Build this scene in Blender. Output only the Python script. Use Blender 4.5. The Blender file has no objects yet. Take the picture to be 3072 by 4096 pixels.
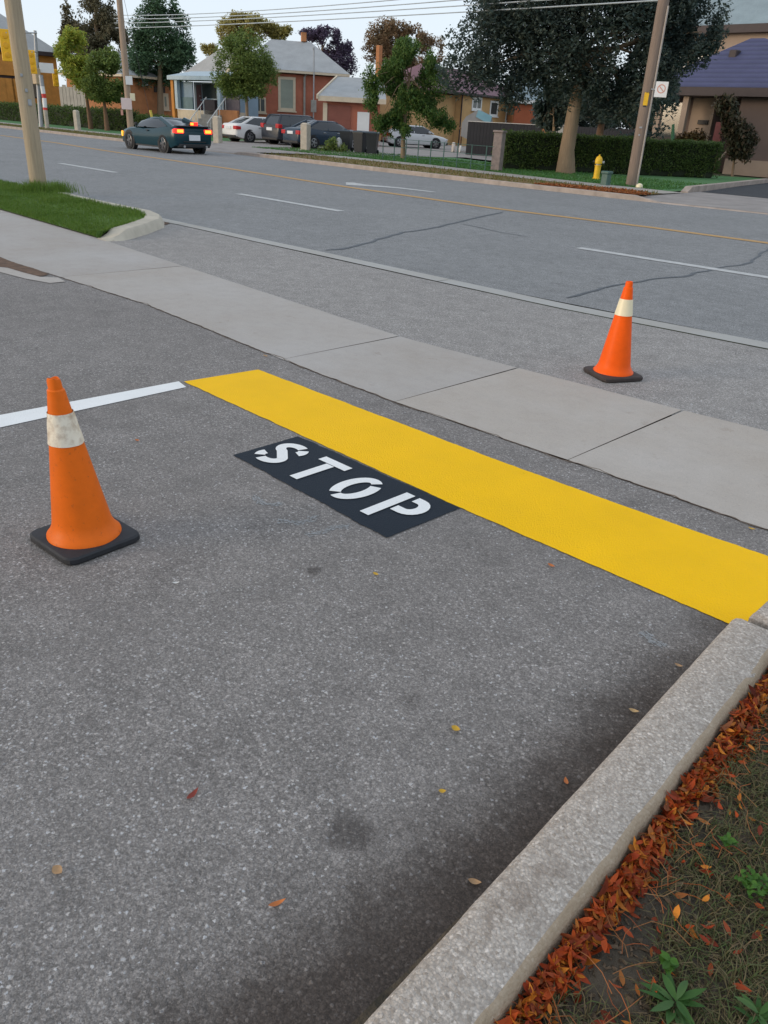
import bpy, math, random
import numpy as np
from mathutils import Vector, Matrix, noise
random.seed(7); np.random.seed(7)
S = bpy.context.scene
R = math.radians
# ------------------------------------------------------------------ camera
H = 1.65                       # eye height, metres; world x runs along the road, y across it
F, PITCH, ROLL, YAW = 3150.0, R(26.3), R(3.2), R(43.35)
CX, CY = 1536.0, 2048.0
_cp, _sp = math.cos(PITCH), math.sin(PITCH)
_rot = Matrix.Rotation(YAW, 3, 'Z')
_fw = Vector((0, _cp, -_sp)); _up = Vector((0, _sp, _cp)); _rt = Vector((1, 0, 0))
_c, _s = math.cos(ROLL), math.sin(ROLL)
FW = _rot @ _fw; RT = _rot @ (_c*_rt + _s*_up); UP = _rot @ (-_s*_rt + _c*_up)
cam = bpy.data.cameras.new('camera')
cam.sensor_fit = 'VERTICAL'; cam.sensor_height = 24.0; cam.lens = 24.0*F/4096.0
cam.clip_start = 0.05; cam.clip_end = 4000
cob = bpy.data.objects.new('camera', cam); S.collection.objects.link(cob)
m3 = Matrix((RT, UP, -FW)).transposed()
cob.matrix_world = Matrix.Translation((0, 0, H)) @ m3.to_4x4()
S.camera = cob
# ------------------------------------------------------------------ world, sun, exposure
SUN_EL, SUN_AZ = R(13), R(208)        # azimuth measured like the sky node (from +y, clockwise)
w = bpy.data.worlds.new('World'); S.world = w; w.use_nodes = True
nt = w.node_tree; bg = nt.nodes['Background']
sky = nt.nodes.new('ShaderNodeTexSky'); sky.sky_type = 'NISHITA'; sky.sun_disc = False
sky.sun_elevation = SUN_EL; sky.sun_rotation = SUN_AZ
mx = nt.nodes.new('ShaderNodeMixRGB'); mx.inputs[0].default_value = 0.72
mx.inputs[2].default_value = (7.75, 8.6, 9.75, 1)      # the thin overcast that evens the sky out
nt.links.new(sky.outputs[0], mx.inputs[1]); nt.links.new(mx.outputs[0], bg.inputs[0])
bg.inputs[1].default_value = 0.10
sl = bpy.data.lights.new('sun', 'SUN'); sl.energy = 1.1; sl.angle = R(24); sl.color = (1.0, .80, .58)
so = bpy.data.objects.new('sun', sl); S.collection.objects.link(so)
sd = Vector((math.sin(SUN_AZ)*math.cos(SUN_EL), math.cos(SUN_AZ)*math.cos(SUN_EL), math.sin(SUN_EL)))
so.rotation_euler = sd.to_track_quat('Z', 'Y').to_euler()
S.view_settings.view_transform = 'Standard'; S.view_settings.look = 'None'
S.view_settings.exposure = 0.34; S.view_settings.gamma = 1
S.render.engine = 'CYCLES'
S.cycles.max_bounces = 5; S.cycles.diffuse_bounces = 2; S.cycles.glossy_bounces = 3
S.cycles.transparent_max_bounces = 6

# ------------------------------------------------------------------ measuring helpers
def ray(px, py): return FW*F + RT*(px-CX) - UP*(py-CY)
def at(px, py, z=0.0):
    d = ray(px, py); t = (z-H)/d.z
    return Vector((d.x*t, d.y*t, z))
def on_y(px, py, y):
    d = ray(px, py); t = y/d.y
    return Vector((d.x*t, y, H+d.z*t))
def at_d(px, py, D):
    d = ray(px, py); t = D/math.hypot(d.x, d.y)
    return Vector((d.x*t, d.y*t, H+d.z*t))
def ppm(D): return F/(D*0.905)
def base_on_y(px, py, y):         # foot on the ground of a vertical seen through a pixel, at row y of the street
    p = on_y(px, py, y); return Vector((p.x, y, 0))
# ------------------------------------------------------------------ object helpers
C = S.collection
def tag(o, label=None, cat=None, group=None, kind=None):
    if label: o['label'] = label
    if cat: o['category'] = cat
    if group: o['group'] = group
    if kind: o['kind'] = kind
    return o
def thing(name, label, cat, loc=(0, 0, 0), rz=0.0, group=None):
    o = bpy.data.objects.new(name, None); C.objects.link(o)
    o.empty_display_size = .2
    o.location = loc; o.rotation_euler = (0, 0, rz)
    return tag(o, label, cat, group)
def inv_of(o):
    return (Matrix.Translation(o.location) @ Matrix.Rotation(o.rotation_euler.z, 4, 'Z')).inverted()
class MB:
    def __init__(s): s.v = []; s.f = []; s.m = []
    def add(s, vs, fs, mi=0):
        b = len(s.v); s.v += [tuple(p) for p in vs]
        s.f += [tuple(i+b for i in f) for f in fs]; s.m += [mi]*len(fs); return s
    def poly(s, pts, mi=0): return s.add(pts, [tuple(range(len(pts)))], mi)
    def box(s, x0, x1, y0, y1, z0, z1, mi=0):
        vs = [(x, y, z) for z in (z0, z1) for y in (y0, y1) for x in (x0, x1)]
        return s.add(vs, [(0, 2, 3, 1), (4, 5, 7, 6), (0, 1, 5, 4), (2, 6, 7, 3), (0, 4, 6, 2), (1, 3, 7, 5)], mi)
    def bevbox(s, x0, x1, y0, y1, z0, z1, b=.02, mi=0):
        def ring(z, i): return [(x0+i+b, y0+i, z), (x1-i-b, y0+i, z), (x1-i, y0+i+b, z), (x1-i, y1-i-b, z), (x1-i-b, y1-i, z), (x0+i+b, y1-i, z), (x0+i, y1-i-b, z), (x0+i, y0+i+b, z)]
        return s.loft([ring(z0, b*.6), ring(z0+b, 0), ring(z1-b, 0), ring(z1, b*.6)], mi=mi)
    def loft(s, rings, closed=True, caps=True, mi=0):
        n = len(rings[0]); vs = [p for r in rings for p in r]; fs = []
        for i in range(len(rings)-1):
            for j in range(n if closed else n-1):
                k = (j+1) % n
                fs.append((i*n+j, i*n+k, (i+1)*n+k, (i+1)*n+j))
        if caps and closed:
            fs.append(tuple(reversed(range(n)))); fs.append(tuple(range((len(rings)-1)*n, len(rings)*n)))
        return s.add(vs, fs, mi)
    def tube(s, pts, rads, n=8, mi=0, caps=True):
        rings = []; pts = [Vector(p) for p in pts]
        if not hasattr(rads, '__len__'): rads = [rads]*len(pts)
        for i, p in enumerate(pts):
            d = (pts[min(i+1, len(pts)-1)]-pts[max(i-1, 0)]).normalized()
            a = d.cross(Vector((0, 0, 1)) if abs(d.z) < .95 else Vector((1, 0, 0))).normalized(); b = d.cross(a)
            rings.append([p+(a*math.cos(2*math.pi*k/n)+b*math.sin(2*math.pi*k/n))*rads[i] for k in range(n)])
        return s.loft(rings, caps=caps, mi=mi)
    def lathe(s, prof, n=24, c=(0, 0, 0), mi=0, caps=True, M=None):
        rings = [[(c[0]+r*math.cos(2*math.pi*k/n), c[1]+r*math.sin(2*math.pi*k/n), c[2]+z) for k in range(n)] for r, z in prof]
        if M: rings = [[M @ Vector(p) for p in r] for r in rings]
        return s.loft(rings, caps=caps, mi=mi)
    def sheet(s, A, B, mi=0):      # strip between two polylines of equal length
        n = len(A)
        return s.add(list(A)+list(B), [(i, i+1, n+i+1, n+i) for i in range(n-1)], mi)
    def build(s, name, mat, parent=None, smooth=False, world=False, angle=None):
        me = bpy.data.meshes.new(name)
        vs = s.v
        if parent and world:
            M = inv_of(parent); vs = [tuple(M @ Vector(p)) for p in vs]
        me.from_pydata(vs, [], s.f)
        for mm in (mat if isinstance(mat, (list, tuple)) else [mat]): me.materials.append(mm)
        if any(s.m): me.polygons.foreach_set('material_index', s.m)
        if smooth:
            me.polygons.foreach_set('use_smooth', [True]*len(me.polygons))
            me.set_sharp_from_angle(angle=R(angle or 40))
        me.update()
        o = bpy.data.objects.new(name, me); C.objects.link(o)
        if parent: o.parent = parent
        return o
def copy_tree(o, parent=None):
    c = o.copy(); C.objects.link(c)
    if parent: c.parent = parent
    for ch in list(o.children): copy_tree(ch, c)
    return c
# ------------------------------------------------------------------ materials
def newmat(name):
    m = bpy.data.materials.new(name); m.use_nodes = True
    return m, m.node_tree, m.node_tree.nodes['Principled BSDF']
class NB:
    def __init__(s, nt): s.nt = nt
    def n(s, t, **kw):
        x = s.nt.nodes.new(t)
        for k, v in kw.items():
            if k.startswith('i_'): x.inputs[k[2:].replace('_', ' ')].default_value = v
            else: setattr(x, k, v)
        return x
    def l(s, a, b): s.nt.links.new(a, b)
    def coord(s, space='Object'):
        return s.n('ShaderNodeTexCoord').outputs[space]
    def noise(s, v, scale, detail=3, rough=.55):
        x = s.n('ShaderNodeTexNoise'); x.inputs['Scale'].default_value = scale
        x.inputs['Detail'].default_value = detail; x.inputs['Roughness'].default_value = rough
        s.l(v, x.inputs['Vector']); return x.outputs['Fac']
    def ramp(s, f, stops):
        x = s.n('ShaderNodeValToRGB'); e = x.color_ramp.elements
        while len(e) < len(stops): e.new(.5)
        for i, (p, c) in enumerate(stops):
            e[i].position = p; e[i].color = (*c, 1) if hasattr(c, '__len__') else (c, c, c, 1)
        s.l(f, x.inputs[0]); return x.outputs[0]
    def mix(s, f, a, b, mode='MIX'):
        x = s.n('ShaderNodeMixRGB', blend_type=mode)
        for i, v in ((0, f), (1, a), (2, b)):
            if hasattr(v, 'links'): s.l(v, x.inputs[i])
            else: x.inputs[i].default_value = v if i == 0 else ((*v, 1) if hasattr(v, '__len__') else (v, v, v, 1))
        return x.outputs[0]
    def math(s, op, a, b=0.0, clamp=False):
        x = s.n('ShaderNodeMath', operation=op); x.use_clamp = clamp
        for i, v in ((0, a), (1, b)):
            if hasattr(v, 'links'): s.l(v, x.inputs[i])
            else: x.inputs[i].default_value = v
        return x.outputs[0]
    def warp(s, v, scale, amt):
        x = s.n('ShaderNodeTexNoise'); x.inputs['Scale'].default_value = scale; x.inputs['Detail'].default_value = 1; s.l(v, x.inputs['Vector'])
        a = s.n('ShaderNodeVectorMath', operation='SUBTRACT'); s.l(x.outputs['Color'], a.inputs[0]); a.inputs[1].default_value = (.5, .5, .5)
        c = s.n('ShaderNodeVectorMath', operation='SCALE'); s.l(a.outputs[0], c.inputs[0]); c.inputs['Scale'].default_value = amt
        d = s.n('ShaderNodeVectorMath', operation='ADD'); s.l(v, d.inputs[0]); s.l(c.outputs[0], d.inputs[1]); return d.outputs[0]
    def bump(s, h, b, strength=.3, dist=.01):
        x = s.n('ShaderNodeBump'); x.inputs['Strength'].default_value = strength; x.inputs['Distance'].default_value = dist
        s.l(h, x.inputs['Height']); s.l(x.outputs[0], b.inputs['Normal'])
def plain(name, col, rough=.6, var=.25, scale=6.0, bump=0.0, bdist=.01, metal=0.0, coat=0.0, spec=None, col2=None, thr=(.35, .65)):
    m, nt, b = newmat(name); q = NB(nt); v = q.coord()
    c2 = col2 or tuple(x*(1-var) for x in col)
    f = q.noise(v, scale, 5, .6)
    q.l(q.ramp(f, [(thr[0], c2), (thr[1], col)]), b.inputs['Base Color'])
    b.inputs['Roughness'].default_value = rough; b.inputs['Metallic'].default_value = metal
    if coat: b.inputs['Coat Weight'].default_value = coat
    if spec is not None: b.inputs['Specular IOR Level'].default_value = spec
    if bump: q.bump(q.noise(v, scale*4, 4), b, bump, bdist)
    return m
def emit(name, col, st):
    m, nt, b = newmat(name)
    b.inputs['Base Color'].default_value = (*[x*.5 for x in col], 1)
    b.inputs['Emission Color'].default_value = (*col, 1); b.inputs['Emission Strength'].default_value = st
    return m
def foliage(name, cols, trans=.35, rough=.6):
    m, nt, b = newmat(name); q = NB(nt)
    g = q.n('ShaderNodeNewGeometry')
    n1 = q.noise(q.coord(), .9, 2)
    f = q.math('ADD', q.math('MULTIPLY', g.outputs['Random Per Island'], .6), q.math('MULTIPLY', n1, .4))
    k = len(cols)
    col = q.ramp(f, [(.15+.7*i/max(k-1, 1), c) for i, c in enumerate(cols)])
    q.l(col, b.inputs['Base Color']); b.inputs['Roughness'].default_value = rough
    b.inputs['Specular IOR Level'].default_value = .2
    t = q.n('ShaderNodeBsdfTranslucent'); q.l(col, t.inputs[0])
    ms = q.n('ShaderNodeMixShader'); ms.inputs[0].default_value = trans
    q.l(b.outputs[0], ms.inputs[1]); q.l(t.outputs[0], ms.inputs[2])
    q.l(ms.outputs[0], nt.nodes['Material Output'].inputs[0])
    return m
def asphalt(name, base, chip, amount=.25, cs=95., dark_marks=False, tint=(1, 1, 1), big=.2):
    m, nt, b = newmat(name); q = NB(nt); v = q.coord(); vd = q.warp(v, 150, .009)
    def vor(scale):
        x = q.n('ShaderNodeTexVoronoi'); x.inputs['Scale'].default_value = scale; q.l(vd, x.inputs['Vector'])
        sp = q.n('ShaderNodeSeparateColor'); q.l(x.outputs['Color'], sp.inputs[0]); return x.outputs['Distance'], sp.outputs[0], sp.outputs[1]
    d1, r1, r1b = vor(cs); d2, r2, r2b = vor(cs*2.1)
    large = q.noise(v, .55, 4, .6); mid = q.noise(v, 5, 4, .6); fine = q.noise(v, cs*2.4, 2, .7)
    bb = tuple(base*t for t in tint)
    col = q.mix(q.ramp(mid, [(.3, 0.), (.7, 1.)]), tuple(x*.86 for x in bb), tuple(x*1.12 for x in bb))
    col = q.mix(q.ramp(fine, [(.35, 0.), (.65, 1.)]), q.mix(1., col, .72, 'MULTIPLY'), q.mix(1., col, 1.18, 'MULTIPLY'))
    # packed stones of mixed tone and size
    tone = q.ramp(r1, [(0., .50), (.3, .80), (.6, 1.0), (.85, 1.22), (1., 1.55)])
    tone2 = q.ramp(r2, [(0., .65), (.35, .92), (.7, 1.05), (1., 1.3)])
    patch = q.ramp(q.noise(v, 1.7, 4, .6), [(.38, 0.), (.62, 1.)])
    col = q.mix(q.math('ADD', .32, q.math('MULTIPLY', patch, .33)), col, q.mix(1., col, tone, 'MULTIPLY'))
    col = q.mix(.7, col, q.mix(1., col, tone2, 'MULTIPLY'))
    edge = q.ramp(d1, [(.30, 0.), (.62, .55)])
    col = q.mix(edge, col, q.mix(1., col, .55, 'MULTIPLY'))
    thr = q.math('SUBTRACT', 1.0-amount, q.math('MULTIPLY', q.math('SUBTRACT', large, .5), .5))
    c1 = q.math('MULTIPLY', q.math('GREATER_THAN', r1, thr), q.math('LESS_THAN', d1, q.math('ADD', .22, q.math('MULTIPLY', r1b, .30))))
    c2 = q.math('MULTIPLY', q.math('GREATER_THAN', r2, q.math('ADD', thr, -.02)), q.math('LESS_THAN', d2, .45))
    tintc = q.ramp(r2b, [(0., (.86, .95, 1.06)), (.5, (1., 1., 1.)), (1., (1.10, .98, .86))])
    chipc = q.mix(1., q.mix(r1b, chip*.50, chip*1.15), tintc, 'MULTIPLY')
    col = q.mix(q.math('MULTIPLY', c2, .22), col, chipc)
    col = q.mix(q.math('MULTIPLY', c1, .60), col, chipc)
    # dark pits
    col = q.mix(q.math('MULTIPLY', q.math('LESS_THAN', r2b, .16), .6), col, tuple(x*.4 for x in bb))
    col = q.mix(q.ramp(large, [(.3, big), (.6, 0.)]), col, q.mix(1., col, .7, 'MULTIPLY'))
    if dark_marks:
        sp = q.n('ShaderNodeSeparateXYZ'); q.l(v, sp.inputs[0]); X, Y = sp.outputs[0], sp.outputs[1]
        # asphalt colour turns darker and browner towards the kerb
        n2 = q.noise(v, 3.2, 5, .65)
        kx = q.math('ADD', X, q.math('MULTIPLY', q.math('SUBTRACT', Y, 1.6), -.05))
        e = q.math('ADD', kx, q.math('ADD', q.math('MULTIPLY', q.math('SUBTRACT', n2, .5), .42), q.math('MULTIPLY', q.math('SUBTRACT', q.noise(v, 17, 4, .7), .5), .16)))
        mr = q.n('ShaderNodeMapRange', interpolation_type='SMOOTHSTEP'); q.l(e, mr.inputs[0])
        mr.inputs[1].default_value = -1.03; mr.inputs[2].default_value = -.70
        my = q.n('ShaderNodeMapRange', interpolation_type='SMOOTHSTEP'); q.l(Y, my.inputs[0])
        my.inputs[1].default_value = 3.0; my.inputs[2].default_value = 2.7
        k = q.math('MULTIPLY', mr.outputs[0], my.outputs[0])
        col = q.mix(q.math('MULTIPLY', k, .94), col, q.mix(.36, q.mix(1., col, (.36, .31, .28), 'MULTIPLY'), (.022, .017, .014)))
        # round oily spots and scuffs
        for (sx, sy, r, st) in SPOTS:
            dx = q.math('SUBTRACT', X, sx); dy = q.math('SUBTRACT', Y, sy)
            dd = q.math('SQRT', q.math('ADD', q.math('MULTIPLY', dx, dx), q.math('MULTIPLY', dy, dy)))
            dd = q.math('ADD', dd, q.math('MULTIPLY', q.math('SUBTRACT', q.noise(v, 14, 4, .7), .5), r*1.5))
            ms = q.n('ShaderNodeMapRange', interpolation_type='SMOOTHSTEP'); q.l(dd, ms.inputs[0])
            ms.inputs[1].default_value = r; ms.inputs[2].default_value = r*.45
            col = q.mix(q.math('MULTIPLY', ms.outputs[0], st), col, (.035, .028, .025))
    q.l(col, b.inputs['Base Color']); b.inputs['Roughness'].default_value = .85
    b.inputs['Specular IOR Level'].default_value = .25
    h = q.math('SUBTRACT', q.math('MULTIPLY', r2, .6), d1)
    q.bump(h, b, .45, .004)
    return m
SPOTS = []
for px, py, r, st in ((1400, 3330, .085, .55), (1255, 2285, .04, .6), (1640, 2800, .05, .3), (760, 2980, .1, .12), (1150, 3560, .12, .15)):
    p = at(px, py); SPOTS.append((p.x, p.y, r, st))
def concrete(name, col, dark_marks=.3):
    m, nt, b = newmat(name); q = NB(nt); v = q.coord()
    big = q.noise(v, .9, 5, .65); mid = q.noise(v, 7, 5, .65); fine = q.noise(v, 160, 3, .75); spk = q.noise(v, 60, 2, .5)
    mp = q.n('ShaderNodeMapping'); mp.inputs['Scale'].default_value = (2.0, 130, 1); q.l(v, mp.inputs[0]); broom = q.noise(mp.outputs[0], 1.6, 3, .6)
    c = q.mix(q.ramp(big, [(.32, 0.), (.68, 1.)]), tuple(x*.86*t for x, t in zip(col, (1.03, .99, .94))), col)
    ge = q.n('ShaderNodeNewGeometry'); c = q.mix(1., c, q.ramp(ge.outputs['Random Per Island'], [(0., (.90, .91, .93)), (.5, (1., 1., 1.)), (1., (1.06, 1.03, .99))]), 'MULTIPLY')
    c = q.mix(q.ramp(mid, [(.3, dark_marks), (.55, 0.)]), c, q.mix(1., c, .80, 'MULTIPLY'))
    c = q.mix(q.ramp(fine, [(.28, .55), (.5, 0.)]), c, q.mix(1., c, .62, 'MULTIPLY'))
    c = q.mix(q.ramp(spk, [(.62, 0.), (.74, .5)]), c, q.mix(1., c, (1.22, 1.18, 1.1), 'MULTIPLY'))
    c = q.mix(q.ramp(q.noise(v, 3.1, 6, .75), [(.62, 0.), (.70, .35)]), c, (.21, .165, .12))
    c = q.mix(q.ramp(broom, [(.35, .16), (.6, 0.)]), c, q.mix(1., c, .75, 'MULTIPLY'))
    q.l(c, b.inputs['Base Color']); b.inputs['Roughness'].default_value = .88; b.inputs['Specular IOR Level'].default_value = .2
    q.bump(q.math('ADD', fine, broom), b, .3, .003); return m
M = {}
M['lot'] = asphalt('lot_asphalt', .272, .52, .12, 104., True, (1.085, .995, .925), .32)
M['apron'] = asphalt('apron_asphalt', .365, .55, .14, 92., False, (1.07, 1.0, .93), .2)
M['road'] = asphalt('road_asphalt', .315, .42, .10, 80., False, (1.0, 1.0, .985), .35)
M['drive'] = asphalt('driveway_asphalt', .062, .12, .08, 60., False, (.95, 1, 1.1), .2)
M['conc'] = concrete('sidewalk_concrete', (.45, .42, .39))
M['joint'] = plain('joint_dirt', (.17, .12, .085), .9, .3, 20)
M['gutter'] = concrete('gutter_concrete', (.46, .45, .42))
M['farconc'] = plain('far_concrete', (.38, .35, .31), .85, .25, 3, .2, .004)
M['cream'] = plain('cream_paint', (.66, .55, .40), .6, .12, 3)
M['white'] = plain('white_paint', (.78, .78, .76), .5, .06, 3)
def road_paint(name, col, worn, rough=.6, wear=.0):
    m, nt, b = newmat(name); q = NB(nt); v = q.coord()
    f = q.noise(v, 3, 5, .6); g = q.noise(v, 130, 3, .7)
    c = q.mix(q.ramp(f, [(.35, .0), (.7, 1.)]), tuple(x*.93 for x in col), col)
    if wear:
        c = q.mix(q.ramp(q.math('ADD', q.math('MULTIPLY', g, .5), q.math('MULTIPLY', q.noise(v, 9, 4), .5)), [(.5-wear*.2, wear), (.62, 0.)]), c, worn)
    c = q.mix(q.ramp(g, [(.24, .5), (.36, 0.)]), c, tuple(x*.5 for x in col)); c = q.mix(q.ramp(q.noise(v, 34, 3, .6), [(.70, 0.), (.76, .5)]), c, tuple(x*.55 for x in col))
    c = q.mix(q.ramp(q.noise(v, 1.1, 5, .7), [(.58, 0.), (.72, .15)]), c, tuple(x*.78 for x in col))
    q.l(c, b.inputs['Base Color']); b.inputs['Roughness'].default_value = rough; b.inputs['Specular IOR Level'].default_value = .12
    x = q.n('ShaderNodeTexVoronoi'); x.inputs['Scale'].default_value = 110; q.l(v, x.inputs['Vector'])
    q.bump(q.math('ADD', x.outputs['Distance'], g), b, .45, .004)
    return m
M['yellow'] = road_paint('yellow_line_paint', (.95, .535, .0003), (.3, .2, .05))
M['stopblack'] = road_paint('black_panel_paint', (.017, .024, .034), (.1, .1, .1))
M['stopwhite'] = road_paint('white_line_paint', (.83, .83, .81), (.3, .3, .3))
M['oldwhite'] = road_paint('faded_white_paint', (.60, .60, .58), (.26, .26, .26), .8, .55)
M['oldyellow'] = road_paint('faded_yellow_paint', (.56, .33, .12), (.26, .22, .18), .8, .45)
M['tar'] = plain('tar_seal', (.085, .095, .105), .6, .3, 8)
# ------------------------------------------------------------------ ground, roads, pavements
M['earth'] = plain('earth', (.10, .105, .05), .95, .5, .8, .4, .02, col2=(.06, .075, .03))
b = MB(); b.poly([(-900, -300, -.05), (600, -300, -.05), (600, 1500, -.05), (-900, 1500, -.05)])
tag(b.build('ground', M['earth']), kind='structure')
def V(x, y, z=0.): return Vector((x, y, z))
def wobble(pts, step=.06, amp=.012, freq=5.):
    out = []
    for a, c in zip(pts[:-1], pts[1:]):
        n = max(1, int((c-a).length/step))
        for i in range(n):
            p = a.lerp(c, i/n); k = noise.noise(Vector((p.x*freq, p.y*freq, 0)))*amp + noise.noise(Vector((p.x*freq*4, p.y*freq*4, 3)))*amp*.6
            out.append(Vector((p.x+k*.3, p.y+k, p.z)))
    out.append(pts[-1]); return out
NEAR = [V(-30, 3.45), V(-9.85, 3.68), V(-6.84, 3.80), V(-4.60, 3.665), V(-3.39, 3.63), V(-2.07, 3.68), V(-.98, 3.70), V(6, 3.76)]
FARW = [V(-32, 6.0), V(-14.5, 5.55), V(-10.7, 5.42), V(-4.56, 4.95), V(-3.37, 5.01), V(-2.09, 5.10), V(-1.54, 5.16), V(6, 5.40)]
near_r = wobble([p+V(0, .008) for p in NEAR], .05, .014, 4.)
# parking lot sheet (runs under the sidewalk edge)
b = MB(); lo = [Vector((p.x, -8, 0)) for p in near_r]
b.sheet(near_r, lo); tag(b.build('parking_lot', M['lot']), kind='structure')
# base under the pavement joints
b = MB(); b.sheet([p+V(0, .12, -.012) for p in FARW], [p+V(0, -.12, -.012) for p in NEAR]); tag(b.build('sidewalk_base', M['joint']), kind='structure')
def yl(poly, x):
    for a, c in zip(poly[:-1], poly[1:]):
        if a.x <= x <= c.x: return a.y+(c.y-a.y)*(x-a.x)/(c.x-a.x)
xs = [-30, -14.2, -8.45, -4.612, -3.392, -2.085, -.79, .5, 1.8, 3.1, 6]
b = MB()
for i in range(len(xs)-1):
    g0, g1 = .008, .008
    n = max(2, int((xs[i+1]-xs[i])/.15))
    top, bot = [], []
    for k in range(n+1):
        x = xs[i]+g0+(xs[i+1]-xs[i]-g0-g1)*k/n
        top.append(V(x, yl(FARW, x)+noise.noise(V(x*3, 1, 0))*.012, .004))
        bot.append(V(x+ (-.012 if k == 0 else 0), yl(NEAR, x)+.012+noise.noise(V(x*4, 7, 0))*.012, .004))
    b.sheet(top, bot)
tag(b.build('sidewalk', M['conc']), kind='structure')
# apron between sidewalk and road
GUTN = [V(-60, 8.2), V(-14, 7.30), V(-12.1, 7.26), V(-8, 7.27), V(-4.6, 7.25), V(-2.4, 7.44), V(8, 8.0)]
GUTF = [p+V(0, .25+.004*max(-8, min(0, p.x+4))) for p in GUTN]
b = MB(); b.sheet([V(p.x, yl(GUTN, p.x) or 8, -.002) for p in FARW], [V(p.x, p.y-.15, -.002) for p in FARW]); tag(b.build('driveway_apron', M['apron']), kind='structure')
b = MB(); b.sheet([p+V(0, 0, .006) for p in wobble(GUTF, .2, .015)], [p+V(0, 0, .006) for p in wobble(GUTN, .2, .015)]) if False else None
b = MB()
gx = [-60, -40, -25, -14.5, -11.8, -6.2, -1.62, 3.2, 8]
for i in range(len(gx)-1):
    t, u = [], []
    for k in range(9):
        x = gx[i]+.006+(gx[i+1]-gx[i]-.012)*k/8
        t.append(V(x, yl(GUTF, x)+noise.noise(V(x*2, 3, 0))*.012, .006)); u.append(V(x, yl(GUTN, x)+noise.noise(V(x*2, 8, 0))*.02, .006))
    b.sheet(t, u)
tag(b.build('gutter', M['gutter']), kind='structure')
KERBF = [V(-200, 27.5), V(-90, 25.2), V(-61.2, 24.3), V(-44.3, 23.6), V(-31.7, 23.3), V(-22.5, 22.55), V(-16.7, 22.35), V(-11, 22.35), V(-8.2, 22.6), V(10, 23.2), V(60, 25)]
b = MB(); b.sheet([p+V(0, .1, -.004) for p in KERBF], [V(p.x, (yl(GUTN, p.x) or 8.4)+.1, -.004) for p in KERBF]); tag(b.build('road', M['road']), kind='structure')
# far kerb as a swept profile, lower at the driveways
def kz(x): 
    lo = 0
    for a, c in ((-40.5, -32.2), (-12.0, 8.0)):
        d = min(x-a, c-x); lo = max(lo, min(1, max(0, d/.8)))
    return .13-.105*lo
b = MB(); rings = []
x = -120.
while x < 40:
    y = yl(KERBF, x); z = kz(x); rings.append([V(x, y, -.01), V(x, y+.02, z-.015), V(x, y+.035, z), V(x, y+.22, z), V(x, y+.23, -.03)]); x += .4
b.loft(rings); M['kerbfar'] = plain('far_kerb_concrete', (.40, .33, .28), .85, .3, 3, .2, .004)
tag(b.build('far_kerb', M['kerbfar']), kind='structure')
M['verge'] = plain('dry_verge_grass', (.12, .115, .035), .95, .4, 2.5, .5, .02, col2=(.21, .105, .035))
M['verge2'] = plain('verge_grass', (.085, .12, .03), .95, .4, 2.5, .5, .02, col2=(.17, .11, .035))
M['lawn'] = plain('lawn_grass', (.065, .185, .055), .95, .3, 3.5, .6, .03, col2=(.05, .145, .042))
M['lotfar'] = plain('far_driveway_concrete', (.30, .27, .25), .9, .25, 1.2, .2, .004)
def far_sheet(name, mat, a, c, z):   # a, c : far / near polylines
    b = MB(); b.sheet([p+V(0, 0, z) for p in a], [p+V(0, 0, z) for p in c]); return tag(b.build(name, mat), kind='structure')
SWN = [V(-120, 28.2), V(-62, 27.2), V(-41, 26.8), V(-31.2, 26.6), V(-25, 26.6), V(-21.2, 26.0), V(-16.3, 25.2), V(-12.35, 24.9)]
SWF = [p+V(0, 1.45) for p in SWN]
far_sheet('verge', M['verge'], [V(p.x, p.y+.05) for p in SWN if p.x > -33 and p.x < -12.0], [V(p.x, yl(KERBF, p.x)+.21) for p in SWN if p.x > -33 and p.x < -12.0], .085)
far_sheet('verge', M['verge2'], [V(p.x, p.y+.05) for p in SWN if p.x < -40.9], [V(p.x, yl(KERBF, p.x)+.21) for p in SWN if p.x < -40.9], .085)
far_sheet('far_sidewalk', M['farconc'], [p for p in SWF if p.x > -32], [p for p in SWN if p.x > -32], .095)
far_sheet('far_sidewalk', M['farconc'], [p for p in SWF if p.x < -40.9], [p for p in SWN if p.x < -40.9], .095)
# right driveway: pale dropped apron, then dark asphalt
far_sheet('far_apron', M['lotfar'], [V(-12.4, 27.6), V(-10, 27.55), V(14, 27.9)], [V(-12.4, 22.58, -.072), V(-10, 22.6, -.072), V(14, 23.5, -.072)], .10)
far_sheet('far_driveway', M['drive'], [V(-15.2, 42), V(8, 42)], [V(-12.3, 27.5), V(14, 27.8)], .104)
far_sheet('lawn', M['lawn'], [V(-38, 40), V(-26, 35), V(-17.0, 44), V(-15.1, 44)], [V(-31.6, 28.0), V(-26, 28.0), V(-17, 26.8), V(-12.9, 26.4)], .07)
far_sheet('left_lawn', M['lawn'], [V(-120, 40), V(-42, 36)], [V(-120, 29.5), V(-42, 28.1)], .07)
far_sheet('far_lot', M['lotfar'], [V(-62, 60), V(-36, 62), V(-30, 62)], [V(-41.9, 24.9), V(-33, 24.7), V(-31.9, 27.5)], .080)
far_sheet('far_apron', M['lotfar'], [V(-41.9, 24.92, .079), V(-32.3, 24.7, .079)], [V(-41.5, 23.76, .026), V(-32.2, 23.6, .026)], 0)
far_sheet('far_lot', M['lotfar'], [V(-36, 90), V(-20, 90)], [V(-37, 40), V(-24, 36)], .074)
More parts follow.
